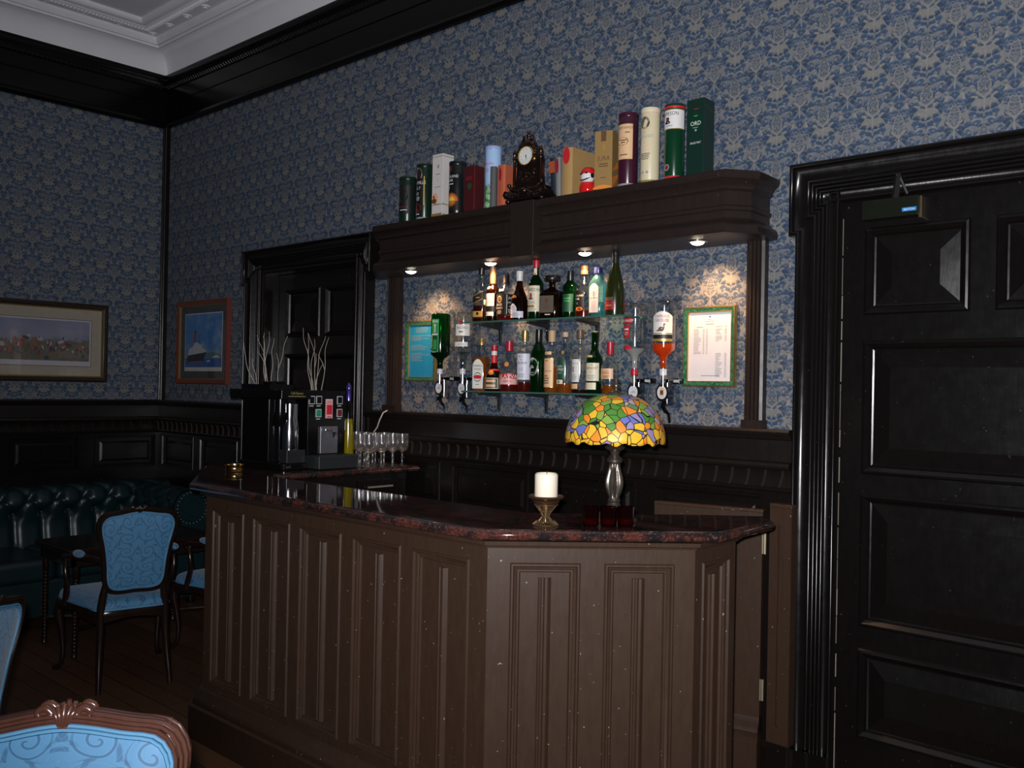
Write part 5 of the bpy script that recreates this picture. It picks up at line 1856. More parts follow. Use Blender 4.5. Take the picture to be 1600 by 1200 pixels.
hp = tube_tin('whisky_tube', 'black whisky tube with a glowing sunset picture near its foot', 3.646, 0.044, 0.274, T_BLACK, T_BLACK,
              [('t', P_RED, 'H', 0.024, -0.022, 0.222, 0.7), ('t', P_WHITE, 'HIGHLAND', 0.0145, -0.016, 0.188, 0.82), ('t', P_WHITE, 'PARK', 0.0135, -0.024, 0.168, 1.0), ('l', P_WHITE, -0.046, 0.006, 0.150, 0.160, 1), ('t', P_WHITE, '12', 0.012, -0.030, 0.132)], rz=math.radians(18))
SUN = NT('printed_sunset')
_o = SUN.obj()
_x, _y, _z = SUN.xyz(_o)
_d = SUN.math('SQRT', SUN.add(SUN.math('POWER', SUN.mul(SUN.add(_x, 0.014), 1 / 0.042), 2.0), SUN.math('POWER', SUN.mul(SUN.sub(_z, 0.070), 1 / 0.042), 2.0)))
_c = SUN.mix(SUN.smooth(_d, 0.2, 0.75), (0.95, 0.60, 0.10), (0.60, 0.13, 0.02))
_c = SUN.mix(SUN.smooth(_d, 0.70, 1.05), _c, (0.010, 0.010, 0.010))
_h = SUN.add(0.062, SUN.mul(SUN.noise(_o, 25, 3), 0.012))
_c = SUN.mix(SUN.math('LESS_THAN', _z, _h), _c, SUN.mix(SUN.smooth(_d, 0.3, 0.9), (0.55, 0.20, 0.03), (0.02, 0.012, 0.010)))
SUN = SUN.done(SUN.pbsdf(_c, 0.3))
m = MB()
patch(m, surf(0.044, off=0.0004), -0.065, 0.040, 0.018, 0.122, n=20)
m.build('sunset_print', SUN, hp)
MAR = plain('carton_maroon', (0.065, 0.010, 0.012), 0.4, var=0.25, scale=40)
carton('whisky_carton', 'dark maroon carton beside the black sunset tube', 3.768, 0.074, 0.070, 0.233, MAR, [('o', P_GREEN, 0.004, 0.130, 0.014, 0.016), ('l', P_DKRED, -0.026, 0.026, 0.160, 0.180, 2)], [('p', P_DKRED, -0.035, -0.033, 0.01, 0.235)])
FLW = NT('tin_sky_and_flowers')
_o = FLW.obj()
_x, _y, _z = FLW.xyz(_o)
_n = FLW.noise(_o, 34, 3, 0.6)
_c = FLW.mix(FLW.smooth(_z, 0.10, 0.30), (0.42, 0.62, 0.82), (0.40, 0.60, 0.90))
_g = FLW.mix(FLW.smooth(_n, 0.42, 0.60), (0.05, 0.22, 0.05), (0.40, 0.62, 0.40))
_g = FLW.mix(FLW.smooth(FLW.noise(_o, 22, 2), 0.60, 0.66), _g, (0.62, 0.05, 0.28))
_c = FLW.mix(FLW.smooth(FLW.add(_z, FLW.mul(_n, 0.04)), 0.190, 0.165), _c, _g)
FLW = FLW.done(FLW.pbsdf(_c, 0.3))
t = tube_tin('whisky_tube', 'pale blue whisky tin painted with flowers, behind the books', 3.768, 0.0425, 0.362, FLW, C('tin_lid_blue', 0.34, 0.44, 0.80, 0.3),
             [('t', C('magenta_ink', 0.60, 0.04, 0.26), 'Glenkinchie', 0.0185, -0.008, 0.262, 0.66), ('t', C('magenta_ink', 0.60, 0.04, 0.26), '10', 0.024, -0.008, 0.224, 0.9)], y=-0.110)


def book(lab, x, th, dp, h, cover, spine=None, y0=-0.335, lean=0.0, rz=0.0, pages=P_CREAM):
    t = thing('book', lab, 'book', (x, y0, ZC), rz, 'old books on the canopy')
    t.rotation_euler = (0, lean, rz)
    m = MB()
    m.box(-th / 2, -th / 2 + 0.003, 0.004, dp, 0, h)
    m.box(th / 2 - 0.003, th / 2, 0.004, dp, 0, h)
    pr = [(-th / 2, 0.006), (-th / 2 + 0.003, 0.001), (-th / 4, -0.003), (0, -0.004), (th / 4, -0.003), (th / 2 - 0.003, 0.001), (th / 2, 0.006)]
    m.loops([[(a, b, 0.0) for a, b in pr], [(a, b, h) for a, b in pr]], False, False, False)
    m.quad(*[(a, b, 0.0) for a, b in pr])
    m.quad(*[(a, b, h) for a, b in pr])
    m.build('cover', cover, t)
    m = MB()
    m.box(-th / 2 + 0.003, th / 2 - 0.003, 0.004, dp - 0.004, 0.003, h - 0.003)
    m.build('page_block', pages, t)
    if spine:
        fn = lambda s, z, o=0.0: (s, -0.0046 - o, z)
        label(t, fn, spine, 'spine_label')
    return t


book('thin dark grey book at the left end of the books on the canopy', 3.868, 0.034, 0.090, 0.229, plain('cloth_grey', (0.085, 0.090, 0.090), 0.6), None, -0.212, rz=math.radians(36))
book('thick orange book with a dark red spine label, left of the clock', 3.922, 0.052, 0.105, 0.228, plain('cloth_orange', (0.48, 0.105, 0.045), 0.6, var=0.2, scale=14), [('o', P_DKRED, -0.004, 0.180, 0.010, 0.034), ('p', plain('faded_pink_cloth', (0.42, 0.14, 0.11), 0.6), -0.020, -0.012, 0.0, 0.224)], -0.212)
book('navy blue book with an orange spine patch leaning beside the clock', 4.252, 0.040, 0.110, 0.222, plain('cloth_navy', (0.014, 0.024, 0.040), 0.55), [('p', plain('orange_leather', (0.42, 0.085, 0.025), 0.5), -0.018, 0.016, 0.148, 0.204)], -0.186, -0.085)
book('thin grey book with a small red oval, right of the navy book', 4.343, 0.026, 0.125, 0.192, plain('cloth_pale_grey', (0.20, 0.20, 0.19), 0.6), [('o', P_DKRED, 0.0, 0.150, 0.009, 0.036)], -0.270, -0.035)
book('thick tan book with a red oval on its spine', 4.394, 0.060, 0.170, 0.226, plain('cloth_tan', (0.42, 0.26, 0.095), 0.6, var=0.12, scale=20), [('o', P_RED, -0.002, 0.190, 0.021, 0.040)], -0.270)

# --- mantel clock
ck = thing('mantel_clock', 'ornate dark bronze mantel clock with a white dial on the canopy', 'clock', (4.156, -0.256, ZC), math.radians(3))
BZ = plain('dark_polished_bronze', (0.10, 0.062, 0.052), 0.2, 0.92, scale=60)
m = MB()
m.box(-0.105, 0.105, -0.048, 0.052, 0.012, 0.028)
m.sweep([(-0.104, 0.045), (-0.104, -0.045), (0.104, -0.045), (0.104, 0.045)], [(0.012, 0.026), (0.014, 0.036), (0.004, 0.042), (0.000, 0.058), (-0.008, 0.064), (-0.004, 0.072), (-0.02, 0.078), (-0.045, 0.079)], True)
m.box(-0.095, 0.095, -0.040, 0.040, 0.028, 0.078)
for sx in (-1, 1):
    for sy in (-1, 1):
        m.ball((sx * 0.102, sy * 0.042, 0.010), 0.015, 0.013, 0.0105, 10, 6)
for sx in (-1, 1):      # scrolls and leaves on the base
    for q in range(5):
        m.ball((sx * (0.030 + 0.018 * q), -0.054, 0.030 + 0.006 * math.sin(q * 2)), 0.009, 0.007, 0.009, 8, 6)
    m.tube([(sx * 0.115, -0.040, 0.030), (sx * 0.128, -0.044, 0.045), (sx * 0.120, -0.046, 0.060), (sx * 0.106, -0.044, 0.056), (sx * 0.110, -0.044, 0.046)], [0.006, 0.007, 0.006, 0.005, 0.004], 7)
    m.tube([(sx * 0.020, -0.050, 0.068), (sx * 0.050, -0.054, 0.056), (sx * 0.080, -0.050, 0.064), (sx * 0.092, -0.046, 0.078)], [0.004, 0.006, 0.005, 0.006], 7)
    m.ball((sx * 0.098, -0.040, 0.088), 0.011, 0.010, 0.011, 10, 6)
m.ball((0, -0.056, 0.052), 0.020, 0.010, 0.015)
m.build('plinth', BZ, ck)
m = MB()
prw = [(-0.070, 0.076), (-0.064, 0.110), (-0.060, 0.165), (-0.062, 0.205), (-0.054, 0.250), (-0.036, 0.276), (0, 0.288)]
outl = prw + [(-x, z) for x, z in reversed(prw[:-1])]
m.loops([[(x, y, z) for x, z in outl] for y in (0.030, -0.030)], False)
m.quad(*[(x, -0.030, z) for x, z in outl])
m.quad(*[(x, 0.030, z) for x, z in outl])
rr = random.Random(11)
for q in range(26):      # cast scroll relief below the dial
    x = rr.uniform(-0.048, 0.048)
    z = rr.uniform(0.086, 0.150)
    m.ball((x, -0.031, z), rr.uniform(0.004, 0.009), 0.006, rr.uniform(0.004, 0.010), 8, 6)
for sx in (-1, 1):
    m.tube([(sx * 0.010, -0.034, 0.140), (sx * 0.030, -0.036, 0.128), (sx * 0.036, -0.036, 0.108), (sx * 0.022, -0.036, 0.096), (sx * 0.012, -0.036, 0.106)], 0.0045, 7)
m.build('case', BZ, ck)
for sx in (-1, 1):
    m = MB()
    m.lathe([(0.012, 0.078), (0.008, 0.086), (0.0075, 0.092), (0.0065, 0.205), (0.008, 0.212), (0.011, 0.216), (0.010, 0.226), (0.006, 0.230), (0.010, 0.242), (0.008, 0.252), (0.003, 0.262), (0.0, 0.263)], c=(sx * 0.080, -0.024, 0), seg=12)
    m.build('side_column', BZ, ck)
m = MB()
for q in range(13):
    a = PI * (0.06 + 0.88 * q / 12)
    m.ball((0.056 * math.cos(a), -0.030, 0.222 + 0.064 * math.sin(a)), 0.008 + 0.002 * (q % 2), 0.008, 0.009, 8, 6)
for z, r_ in ((0.292, 0.014), (0.310, 0.010), (0.322, 0.012), (0.338, 0.008)):
    m.ball((0, -0.020, z), r_, r_ * 0.8, r_ * 0.9, 10, 6)
for sx in (-1, 1):
    m.tube([(sx * 0.010, -0.020, 0.294), (sx * 0.030, -0.022, 0.306), (sx * 0.036, -0.022, 0.292), (sx * 0.048, -0.024, 0.276), (sx * 0.054, -0.024, 0.262)], [0.006, 0.007, 0.005, 0.006, 0.005], 7)
    m.ball((sx * 0.026, -0.020, 0.318), 0.007, 0.006, 0.009, 8, 6)
m.build('crest', BZ, ck)
TD = lambda a, r_, d: (r_ * math.sin(a), -0.031 - d, 0.222 + r_ * math.cos(a))
m = MB()
seg = 40
m.loops([[TD(2 * PI * j / seg, r_, d) for j in range(seg)] for r_, d in ((0.050, 0.0), (0.050, 0.010), (0.047, 0.014), (0.043, 0.013), (0.041, 0.006))])
bz = m.build('bezel', plain('gilt_bezel', (0.62, 0.44, 0.18), 0.18, 1.0), ck)
m = MB()
m.quad(*[TD(2 * PI * j / seg, 0.042, 0.006) for j in range(seg)])
m.m = 1
for i, s in enumerate(('XII', 'I', 'II', 'III', 'IV', 'V', 'VI', 'VII', 'VIII', 'IX', 'X', 'XI')):
    a = 2 * PI * i / 12
    ca, sa = math.cos(a), math.sin(a)
    m.text(s, 0.0075, lambda x, y: ((0.0285 + y) * sa + x * 0.62 * ca, -0.0376, 0.222 + (0.0285 + y) * ca - x * 0.62 * sa))
m.build('dial', [plain('enamel_white', (0.72, 0.72, 0.70), 0.3), P_BLACK], ck)
m = MB()
for a, ln, wd in ((math.radians(174), 0.032, 0.0016), (math.radians(166), 0.021, 0.0026)):
    ca, sa = math.cos(a), math.sin(a)
    m.quad((-wd * ca, -0.0384, 0.222 + wd * sa), (wd * ca, -0.0384, 0.222 - wd * sa), (sa * ln, -0.0384, 0.222 + ca * ln))
m.ball((0, -0.0385, 0.222), 0.004, 0.001, 0.004, 10, 6)
m.build('hand', P_BLACK, ck)

# --- small red and white figurine
fg = thing('ceramic_figurine', 'small round red and white glazed ceramic figurine in front of the tan book', 'figurine', (4.515, -0.268, ZC))
RG = C('glaze_red', 0.60, 0.015, 0.015, 0.12)
WG = C('glaze_white', 0.78, 0.76, 0.74, 0.12)
m = MB()
m.lathe([(0.0, 0.0), (0.034, 0.0), (0.038, 0.008), (0.038, 0.030), (0.032, 0.046), (0.0, 0.048)], seg=28)
m.build('body', RG, fg)
m = MB()
m.ball((0.002, -0.004, 0.074), 0.033, 0.031, 0.034, 20, 14)
m.build('head', WG, fg)
m = MB()
m.lathe([(0.0345, 0.084), (0.036, 0.090), (0.031, 0.104), (0.020, 0.114), (0.0, 0.117)], c=(0.003, 0.0, 0), seg=24)
m.build('hood', RG, fg)
m = MB()
m.ball((-0.012, -0.031, 0.084), 0.009, 0.006, 0.004, 10, 6)
m.ball((0.016, -0.030, 0.086), 0.009, 0.006, 0.004, 10, 6)
m.tube([(-0.022, -0.024, 0.060), (-0.004, -0.034, 0.054), (0.016, -0.032, 0.058), (0.026, -0.020, 0.066)], 0.003, 6)
m.ball((0.032, -0.008, 0.076), 0.005, 0.012, 0.014, 10, 6)
m.build('painted_face', C('glaze_black', 0.012, 0.012, 0.015, 0.12), fg)

JG = C('carton_gold', 0.36, 0.22, 0.075, 0.42, 0.2)
carton('whisky_carton', 'gold carton with black ribbon motif and dark lettering, right of the small figurine', 4.608, 0.083, 0.080, 0.261, JG,
       [('p', P_BROWN, -0.012, 0.012, 0.214, 0.2605), ('t', P_ORNG, 'J', 0.022, 0.002, 0.180, 0.8), ('t', P_BROWN, 'JURA', 0.0215, 0.002, 0.128, 0.86), ('l', P_BROWN, -0.024, 0.026, 0.098, 0.118, 2), ('l', P_BROWN, -0.014, 0.016, 0.048, 0.056, 1), ('p', P_ORNG, -0.046, 0.046, 0.002, 0.020, 0.012)],
       [('p', P_ORNG, -0.040, 0.040, 0.034, 0.110, 0.0, 8, 0.06), ('p', JG, -0.040, 0.040, 0.066, 0.092, 0.0, 8, 0.03)], y=-0.255, rz=math.radians(17))
tube_tin('whisky_tube', 'dark purple whisky tube with a tall peach label', 4.722, 0.0425, 0.325, C('tin_purple', 0.045, 0.008, 0.022, 0.25), C('tin_purple', 0.045, 0.008, 0.022, 0.25),
         [('p', P_GOLD, -0.052, 0.032, 0.117, 0.273), ('p', P_PEACH, -0.051, 0.031, 0.119, 0.271), ('t', P_BROWN, 'GLENMORANGIE', 0.0125, -0.008, 0.250, 0.62), ('l', P_BROWN, -0.010, 0.024, 0.230, 0.240, 1), ('o', P_BROWN, -0.014, 0.196, 0.026, 0.018), ('o', P_PEACH, -0.014, 0.196, 0.023, 0.014), ('l', P_BROWN, -0.034, 0.006, 0.186, 0.206, 2), ('l', P_BROWN, -0.036, 0.018, 0.132, 0.142, 1)], base=P_GREY, rz=math.radians(20))
tube_tin('whisky_tube', 'cream whisky tube with a round dark medallion', 4.838, 0.0405, 0.324, C('tin_cream', 0.66, 0.58, 0.38, 0.4), C('tin_cream_lid', 0.70, 0.62, 0.44, 0.4),
         [('p', P_PINK, -0.08, 0.08, 0.300, 0.3015), ('o', P_BROWN, -0.014, 0.258, 0.024, 0.027), ('o', P_TAUPE, -0.014, 0.258, 0.020, 0.023), ('t', P_GREY, 'THE', 0.008, -0.018, 0.214), ('t', P_GREY, 'GLENLIVET', 0.0145, -0.010, 0.192, 0.72), ('t', P_PINK, '12', 0.014, -0.018, 0.168), ('t', P_PINK, 'Single Malt', 0.010, -0.008, 0.152, 0.75), ('t', P_PINK, 'Scotch Whisky', 0.009, -0.010, 0.138, 0.62), ('l', P_TAUPE, -0.034, 0.014, 0.098, 0.128, 4),
          ('o', P_GREY, -0.030, 0.044, 0.004, 0.005), ('o', P_GREY, -0.016, 0.044, 0.004, 0.006), ('o', P_GREY, 0.002, 0.044, 0.006, 0.006)], base=P_GOLD, rz=math.radians(15))
jt = tube_tin('whisky_tube', 'glossy green whiskey tube with a wide white label and red rims', 4.960, 0.0420, 0.317, T_GREEN, C('tin_green_lid', 0.006, 0.030, 0.015, 0.25),
              [('p', P_GOLD, -0.10, 0.06, 0.208, 0.292), ('p', P_WHITE, -0.10, 0.06, 0.211, 0.289), ('t', P_BLACK, 'JAMESON', 0.0165, -0.012, 0.266, 0.80), ('p', P_BLACK, -0.030, -0.014, 0.238, 0.258), ('o', P_BLACK, -0.022, 0.236, 0.014, 0.006), ('o', P_RED, -0.022, 0.248, 0.004, 0.005), ('l', P_GREY, -0.038, 0.012, 0.218, 0.226, 1), ('o', P_GREY, -0.022, 0.048, 0.013, 0.014), ('o', P_DKRED, -0.022, 0.048, 0.009, 0.010)], base=P_RED, rz=math.radians(18))
m = MB()
m.lathe([(0.0436, 0.297), (0.0442, 0.299), (0.0442, 0.304), (0.0436, 0.306)], seg=36)
m.build('lid_rim', P_RED, jt)
carton('whisky_carton', 'tall dark green malt carton, rightmost on the canopy', 5.084, 0.082, 0.080, 0.312, C('carton_green', 0.006, 0.025, 0.018, 0.35),
       [('l', P_DKRED, -0.014, 0.022, 0.266, 0.274, 1), ('o', T_GREEN, 0.004, 0.215, 0.030, 0.040), ('l', P_GREY, -0.008, 0.014, 0.238, 0.244, 1), ('t', P_WHITE, 'ORD', 0.0175, 0.003, 0.202, 0.95), ('l', P_GREY, -0.014, 0.018, 0.190, 0.196, 1), ('o', P_GREY, 0.004, 0.182, 0.005, 0.005), ('t', P_WHITE, 'SINGLE MALT', 0.0085, 0.004, 0.126, 0.72)],
       [('p', P_TAUPE, -0.040, 0.040, 0.272, 0.2735, 0.0, 8, -0.02)])

# ------------------------------------------------------------------ yellow liqueur bottle and wine glasses
b = bottle('liqueur_bottle', 'very tall tapering bottle of yellow liqueur behind the wine glasses', None, (2.875, -0.330, ZW),
           [(0.0, 0.004), (0.033, 0.001), (0.037, 0.0), (0.0385, 0.008), (0.036, 0.10), (0.032, 0.20), (0.026, 0.29), (0.021, 0.340), (0.015, 0.356), (0.013, 0.362), (0.0115, 0.430), (0.0125, 0.440)],
           G_CLEAR, (L_YEL, 0.258), (C('foil_violet', 0.16, 0.12, 0.55, 0.2, 0.8), [(0.0150, 0.362), (0.0135, 0.420), (0.0150, 0.424), (0.0150, 0.440), (0.009, 0.452), (0.005, 0.462), (0.0, 0.463)]))
b.rotation_euler.z = math.radians(24)
label(b, surf(0.0335, off=0.002), [('p', P_BLACK, -0.036, 0.004, 0.190, 0.254), ('p', P_LAV, -0.033, 0.001, 0.194, 0.250)])

WGL = glass('cut_wine_glass', (0.96, 0.96, 0.96), 1.0, 0.13, 1.7, body=(0.85, 0.80, 0.74), bw=0.03, extra=0.16)
wg = None
spots = [(3.108, -0.124), (3.028, -0.124), (2.948, -0.124), (3.116, -0.202), (3.040, -0.200), (2.962, -0.200), (2.884, -0.205), (3.112, -0.280), (3.034, -0.278), (2.956, -0.276), (3.100, -0.358), (3.020, -0.356), (2.806, -0.215)]
MID = 'cut wine glass in the crowded cluster on the return, its bowl overlapping its neighbours'
wl = ['cut wine glass standing last at the wall end of the granite return', 'cut wine glass against the panelling, second from the wall end of the return'] + [MID] * 11
for (x, y), lab in zip(spots, wl):
    if wg is None:
        wg = thing('wine_glass', lab, 'glass', (x, y, ZW), 0, 'cut wine glasses on the return')
        wg.scale = (1.12,) * 3
        m = MB()
        m.lathe([(0.016, 0.072), (0.028, 0.082), (0.034, 0.098), (0.0355, 0.120), (0.0335, 0.160), (0.0325, 0.160), (0.0343, 0.120), (0.0325, 0.100), (0.026, 0.086), (0.0, 0.078)], seg=36, flute=(12, lambda z: 0.06 if 0.080 < z < 0.130 else 0.0))
        m.build('bowl', WGL, wg)
        m = MB()
        m.lathe([(0.0, 0.078), (0.012, 0.074), (0.0055, 0.064), (0.0042, 0.048), (0.0075, 0.040), (0.0042, 0.034), (0.0045, 0.014), (0.008, 0.006)], seg=12)
        m.build('stem', WGL, wg)
        m = MB()
        m.lathe([(0.008, 0.006), (0.020, 0.0035), (0.0315, 0.0022), (0.0320, 0.0005), (0.0, 0.0)], seg=28)
        m.build('foot', WGL, wg)
    else:
        dup(wg, (x, y, ZW), 0, lab, 1.12)

# ------------------------------------------------------------------ framed prints
def art_frame(lab, T0, hw_, hh, frame_mats, prof, mat_board, loc, cat='picture'):
    t = thing('framed_print', lab, cat, loc)
    m = MB()
    n = len(prof) - 1
    for i in range(n):
        m.m = prof[i + 1][2]
        m.frame(T0, -hw_, hw_, -hh, hh, [prof[i][:2], prof[i + 1][:2]], False)
    m.build('frame', frame_mats, t)
    return t


# battle scene on the left wall (u grows away from the corner)
TLp = lambda u, d, z: Vector((d, -u, z))
t = art_frame('wide framed print of a crowded battle scene on the left wall', TLp, 0.665, 0.295, [plain('dark_frame_wood', (0.020, 0.012, 0.008), 0.3), GOLD],
              [(0, 0.0, 0), (0, 0.024, 0), (0.010, 0.030, 0), (0.030, 0.026, 0), (0.034, 0.022, 0), (0.036, 0.026, 0), (0.046, 0.014, 1)], None, (0, -1.113, 1.855))
BAT = NT('battle_print')
o = BAT.obj()
x, y, z = BAT.xyz(o)
n1 = BAT.noise(o, 14, 5, 0.65)
n2 = BAT.noise(o, 26, 4, 0.6)
sky = BAT.mix(BAT.noise(BAT.vec(x, BAT.mul(y, 0.4), z), 9, 4), (0.13, 0.15, 0.24), (0.30, 0.29, 0.37))
gr = BAT.mix(n1, (0.04, 0.05, 0.045), (0.24, 0.20, 0.14))
gr = BAT.mix(BAT.smooth(n2, 0.60, 0.66), gr, (0.05, 0.05, 0.08))
hz = BAT.smooth(BAT.add(z, BAT.mul(BAT.sub(n1, 0.5), 0.10)), 0.03, 0.0)
col = BAT.mix(hz, sky, gr)
BAT = BAT.done(BAT.pbsdf(col, 0.6))
m = MB()
W, H = 0.619, 0.249
m.quad(TLp(-W, 0.010, -H), TLp(W, 0.010, -H), TLp(W, 0.010, H), TLp(-W, 0.010, H))
m.build('mount', plain('buff_mount', (0.36, 0.31, 0.24), 0.7), t)
m = MB()
m.frame(TLp, -0.545, 0.545, -0.180, 0.172, [(0, 0.0108), (0.003, 0.0112)], False)
m.m = 1
m.frame(TLp, -0.545, 0.545, -0.180, 0.172, [(0.003, 0.0110), (0.012, 0.0110)], True)
m.build('border_lines', [P_BLACK, plain('print_border', (0.46, 0.44, 0.48), 0.6)], t)
m = MB()
m.quad(TLp(-0.530, 0.0118, -0.140), TLp(0.530, 0.0118, -0.140), TLp(0.530, 0.0118, 0.158), TLp(-0.530, 0.0118, 0.158))
rr = random.Random(21)
mats = [BAT, P_DKRED, plain('print_red', (0.38, 0.07, 0.05), 0.6), plain('print_grey_white', (0.34, 0.34, 0.40), 0.6), plain('print_navy', (0.04, 0.05, 0.10), 0.6), plain('print_olive', (0.12, 0.11, 0.05), 0.6), plain('print_brown', (0.10, 0.055, 0.035), 0.6)]
for q in range(190):       # soldiers, horses and smoke as small dabs
    u = rr.uniform(-0.51, 0.51)
    cz = -0.035 + rr.gauss(0, 0.035)
    big = rr.random() < 0.16
    ru, rz = (rr.uniform(0.014, 0.028), rr.uniform(0.010, 0.018)) if big else (rr.uniform(0.003, 0.008), rr.uniform(0.007, 0.018))
    m.m = rr.choice((3, 3, 6, 4)) if big else rr.choice((1, 2, 2, 4, 4, 5, 6, 6, 3))
    if -0.10 < u < 0.0 or 0.12 < u < 0.24:
        m.m = rr.choice((1, 2, 2, m.m))
    an = rr.uniform(-0.5, 0.5)
    dd = 0.0119 + q * 1.5e-6
    m.quad(*[TLp(u + ru * math.cos(2 * PI * j / 9) * math.cos(an) - rz * math.sin(2 * PI * j / 9) * math.sin(an), dd, max(-0.139, cz + ru * math.cos(2 * PI * j / 9) * math.sin(an) + rz * math.sin(2 * PI * j / 9) * math.cos(an))) for j in range(9)])
m.build('print', mats, t, smooth=0)
m = MB()
m.quad(TLp(-W, 0.0160, -H), TLp(W, 0.0160, -H), TLp(W, 0.0160, H), TLp(-W, 0.0160, H))
m.build('glazing', GLASS, t)

# liner on the back wall
TBp = lambda u, d, z: Vector((u, -d, z))
RED_FR = plain('red_mahogany_frame', (0.16, 0.040, 0.026), 0.28)
t = art_frame('portrait print of an ocean liner in a red brown frame near the room corner', TBp, 0.377, 0.3175, [RED_FR, GOLD],
              [(0, 0.0, 0), (0, 0.030, 0), (0.008, 0.036, 0), (0.030, 0.030, 0), (0.034, 0.026, 0), (0.046, 0.014, 1)], None, (0.669, 0, 1.880))
m = MB()
W, H = 0.331, 0.272
m.quad(TBp(-W, 0.010, -H), TBp(W, 0.010, -H), TBp(W, 0.010, H), TBp(-W, 0.010, H))
m.build('mount', plain('charcoal_mount', (0.050, 0.052, 0.060), 0.7), t)
m = MB()
m.quad(TBp(-0.277, 0.0108, -0.220), TBp(0.277, 0.0108, -0.220), TBp(0.277, 0.0108, 0.222), TBp(-0.277, 0.0108, 0.222))
m.build('print_border', plain('print_white', (0.55, 0.54, 0.52), 0.6), t)
SEA = NT('liner_print')
o = SEA.obj()
x, y, z = SEA.xyz(o)
sk = SEA.mix(SEA.smooth(SEA.noise(o, 5, 4, 0.6), 0.48, 0.70), (0.055, 0.20, 0.46), (0.30, 0.40, 0.50))
sk = SEA.mix(SEA.smooth(z, -0.02, -0.12), sk, (0.16, 0.26, 0.36))
se = SEA.mix(SEA.noise(SEA.vec(SEA.mul(x, 0.3), y, z), 60, 3), (0.015, 0.07, 0.26), (0.05, 0.14, 0.36))
SEA = SEA.done(SEA.pbsdf(SEA.mix(SEA.smooth(z, -0.125, -0.118), se, sk), 0.55))
m = MB()
m.quad(TBp(-0.270, 0.0114, -0.190), TBp(0.270, 0.0114, -0.190), TBp(0.270, 0.0114, 0.215), TBp(-0.270, 0.0114, 0.215))
m.m = 1
PT = lambda pts, d: m.quad(*[TBp(u, d, zz) for u, zz in pts])
m.m = 4
PT([(-0.19, -0.118), (0.265, -0.118), (0.25, -0.09), (0.12, -0.075), (0.0, -0.09), (-0.1, -0.105)], 0.0116)
m.m = 1
PT([(-0.235, -0.145), (-0.20, -0.155), (0.0, -0.150), (0.04, -0.090), (0.055, -0.075), (0.0, -0.080), (-0.23, -0.100)], 0.0118)
m.m = 3
PT([(-0.20, -0.155), (0.0, -0.150), (0.004, -0.142), (-0.20, -0.147)], 0.0119)
m.m = 2
PT([(-0.23, -0.100), (0.0, -0.080), (0.05, -0.073), (0.03, -0.055), (-0.01, -0.045), (-0.02, -0.020), (-0.05, -0.018), (-0.08, 0.0), (-0.13, -0.005), (-0.15, -0.03), (-0.21, -0.05)], 0.0117)
m.m = 3
PT([(-0.150, 0.0), (-0.110, 0.004), (-0.105, 0.075), (-0.125, 0.095), (-0.140, 0.060)], 0.0118)
m.m = 1
PT([(-0.132, 0.075), (-0.107, 0.066), (-0.106, 0.082), (-0.125, 0.096)], 0.0119)
PT([(-0.062, 0.0), (-0.057, 0.0), (-0.056, 0.055), (-0.060, 0.055)], 0.0118)
m.m = 2
PT([(0.14, -0.120), (0.24, -0.118), (0.23, -0.105), (0.19, -0.100), (0.15, -0.108)], 0.0119)
PT([(0.205, -0.105), (0.208, -0.105), (0.207, -0.05), (0.205, -0.05)], 0.0119)
PT([(0.05, -0.150), (0.11, -0.148), (0.10, -0.136), (0.07, -0.135)], 0.0119)
m.build('print', [SEA, plain('print_hull', (0.018, 0.022, 0.030), 0.6), plain('print_offwhite', (0.46, 0.48, 0.48), 0.6), plain('print_funnel_red', (0.34, 0.04, 0.03), 0.6), plain('print_far_hills', (0.10, 0.16, 0.20), 0.6)], t, smooth=0)
m = MB()
m.quad(TBp(-W, 0.0160, -H), TBp(W, 0.0160, -H), TBp(W, 0.0160, H), TBp(-W, 0.0160, H))
m.build('glazing', GLASS, t)

# ------------------------------------------------------------------ chesterfield sofa along the left wall
LEATH = NT('deep_teal_leather')
o = LEATH.obj()
LEATH = LEATH.done(LEATH.pbsdf(LEATH.mix(LEATH.noise(o, 7, 4), (0.0035, 0.0150, 0.0185), (0.0065, 0.023, 0.028)), 0.36, 0, 0.6, LEATH.bump(LEATH.noise(o, 240, 2), 0.08, 0.002)))
SB = (0.10, -0.10)      # back edge against the wainscot, end towards the back wall
LEN = 2.15
sofa = thing('chesterfield_sofa', 'dark teal leather buttoned sofa along the left wall behind the armchairs', 'sofa', (0.09, -0.11, 0))
# local: x out of the wall, -y along the wall


def spline(pts, n):
    out = []
    P = [Vector(p) for p in pts]
    for i in range(len(P) - 1):
        p0, p1, p2, p3 = P[max(i - 1, 0)], P[i], P[i + 1], P[min(i + 2, len(P) - 1)]
        for j in range(n):
            t = j / n
            out.append(0.5 * ((2 * p1) + (-p0 + p2) * t + (2 * p0 - 5 * p1 + 4 * p2 - p3) * t * t + (-p0 + 3 * p1 - 3 * p2 + p3) * t ** 3))
    out.append(P[-1])
    return out


roll = spline([(0.34, 0.38), (0.315, 0.48), (0.30, 0.58), (0.325, 0.68), (0.335, 0.74), (0.29, 0.80), (0.20, 0.825), (0.10, 0.80), (0.045, 0.72), (0.04, 0.62), (0.05, 0.40), (0.05, 0.10)], 7)
arc = [0.0]
for a, b2 in zip(roll, roll[1:]):
    arc.append(arc[-1] + (b2 - a).length)


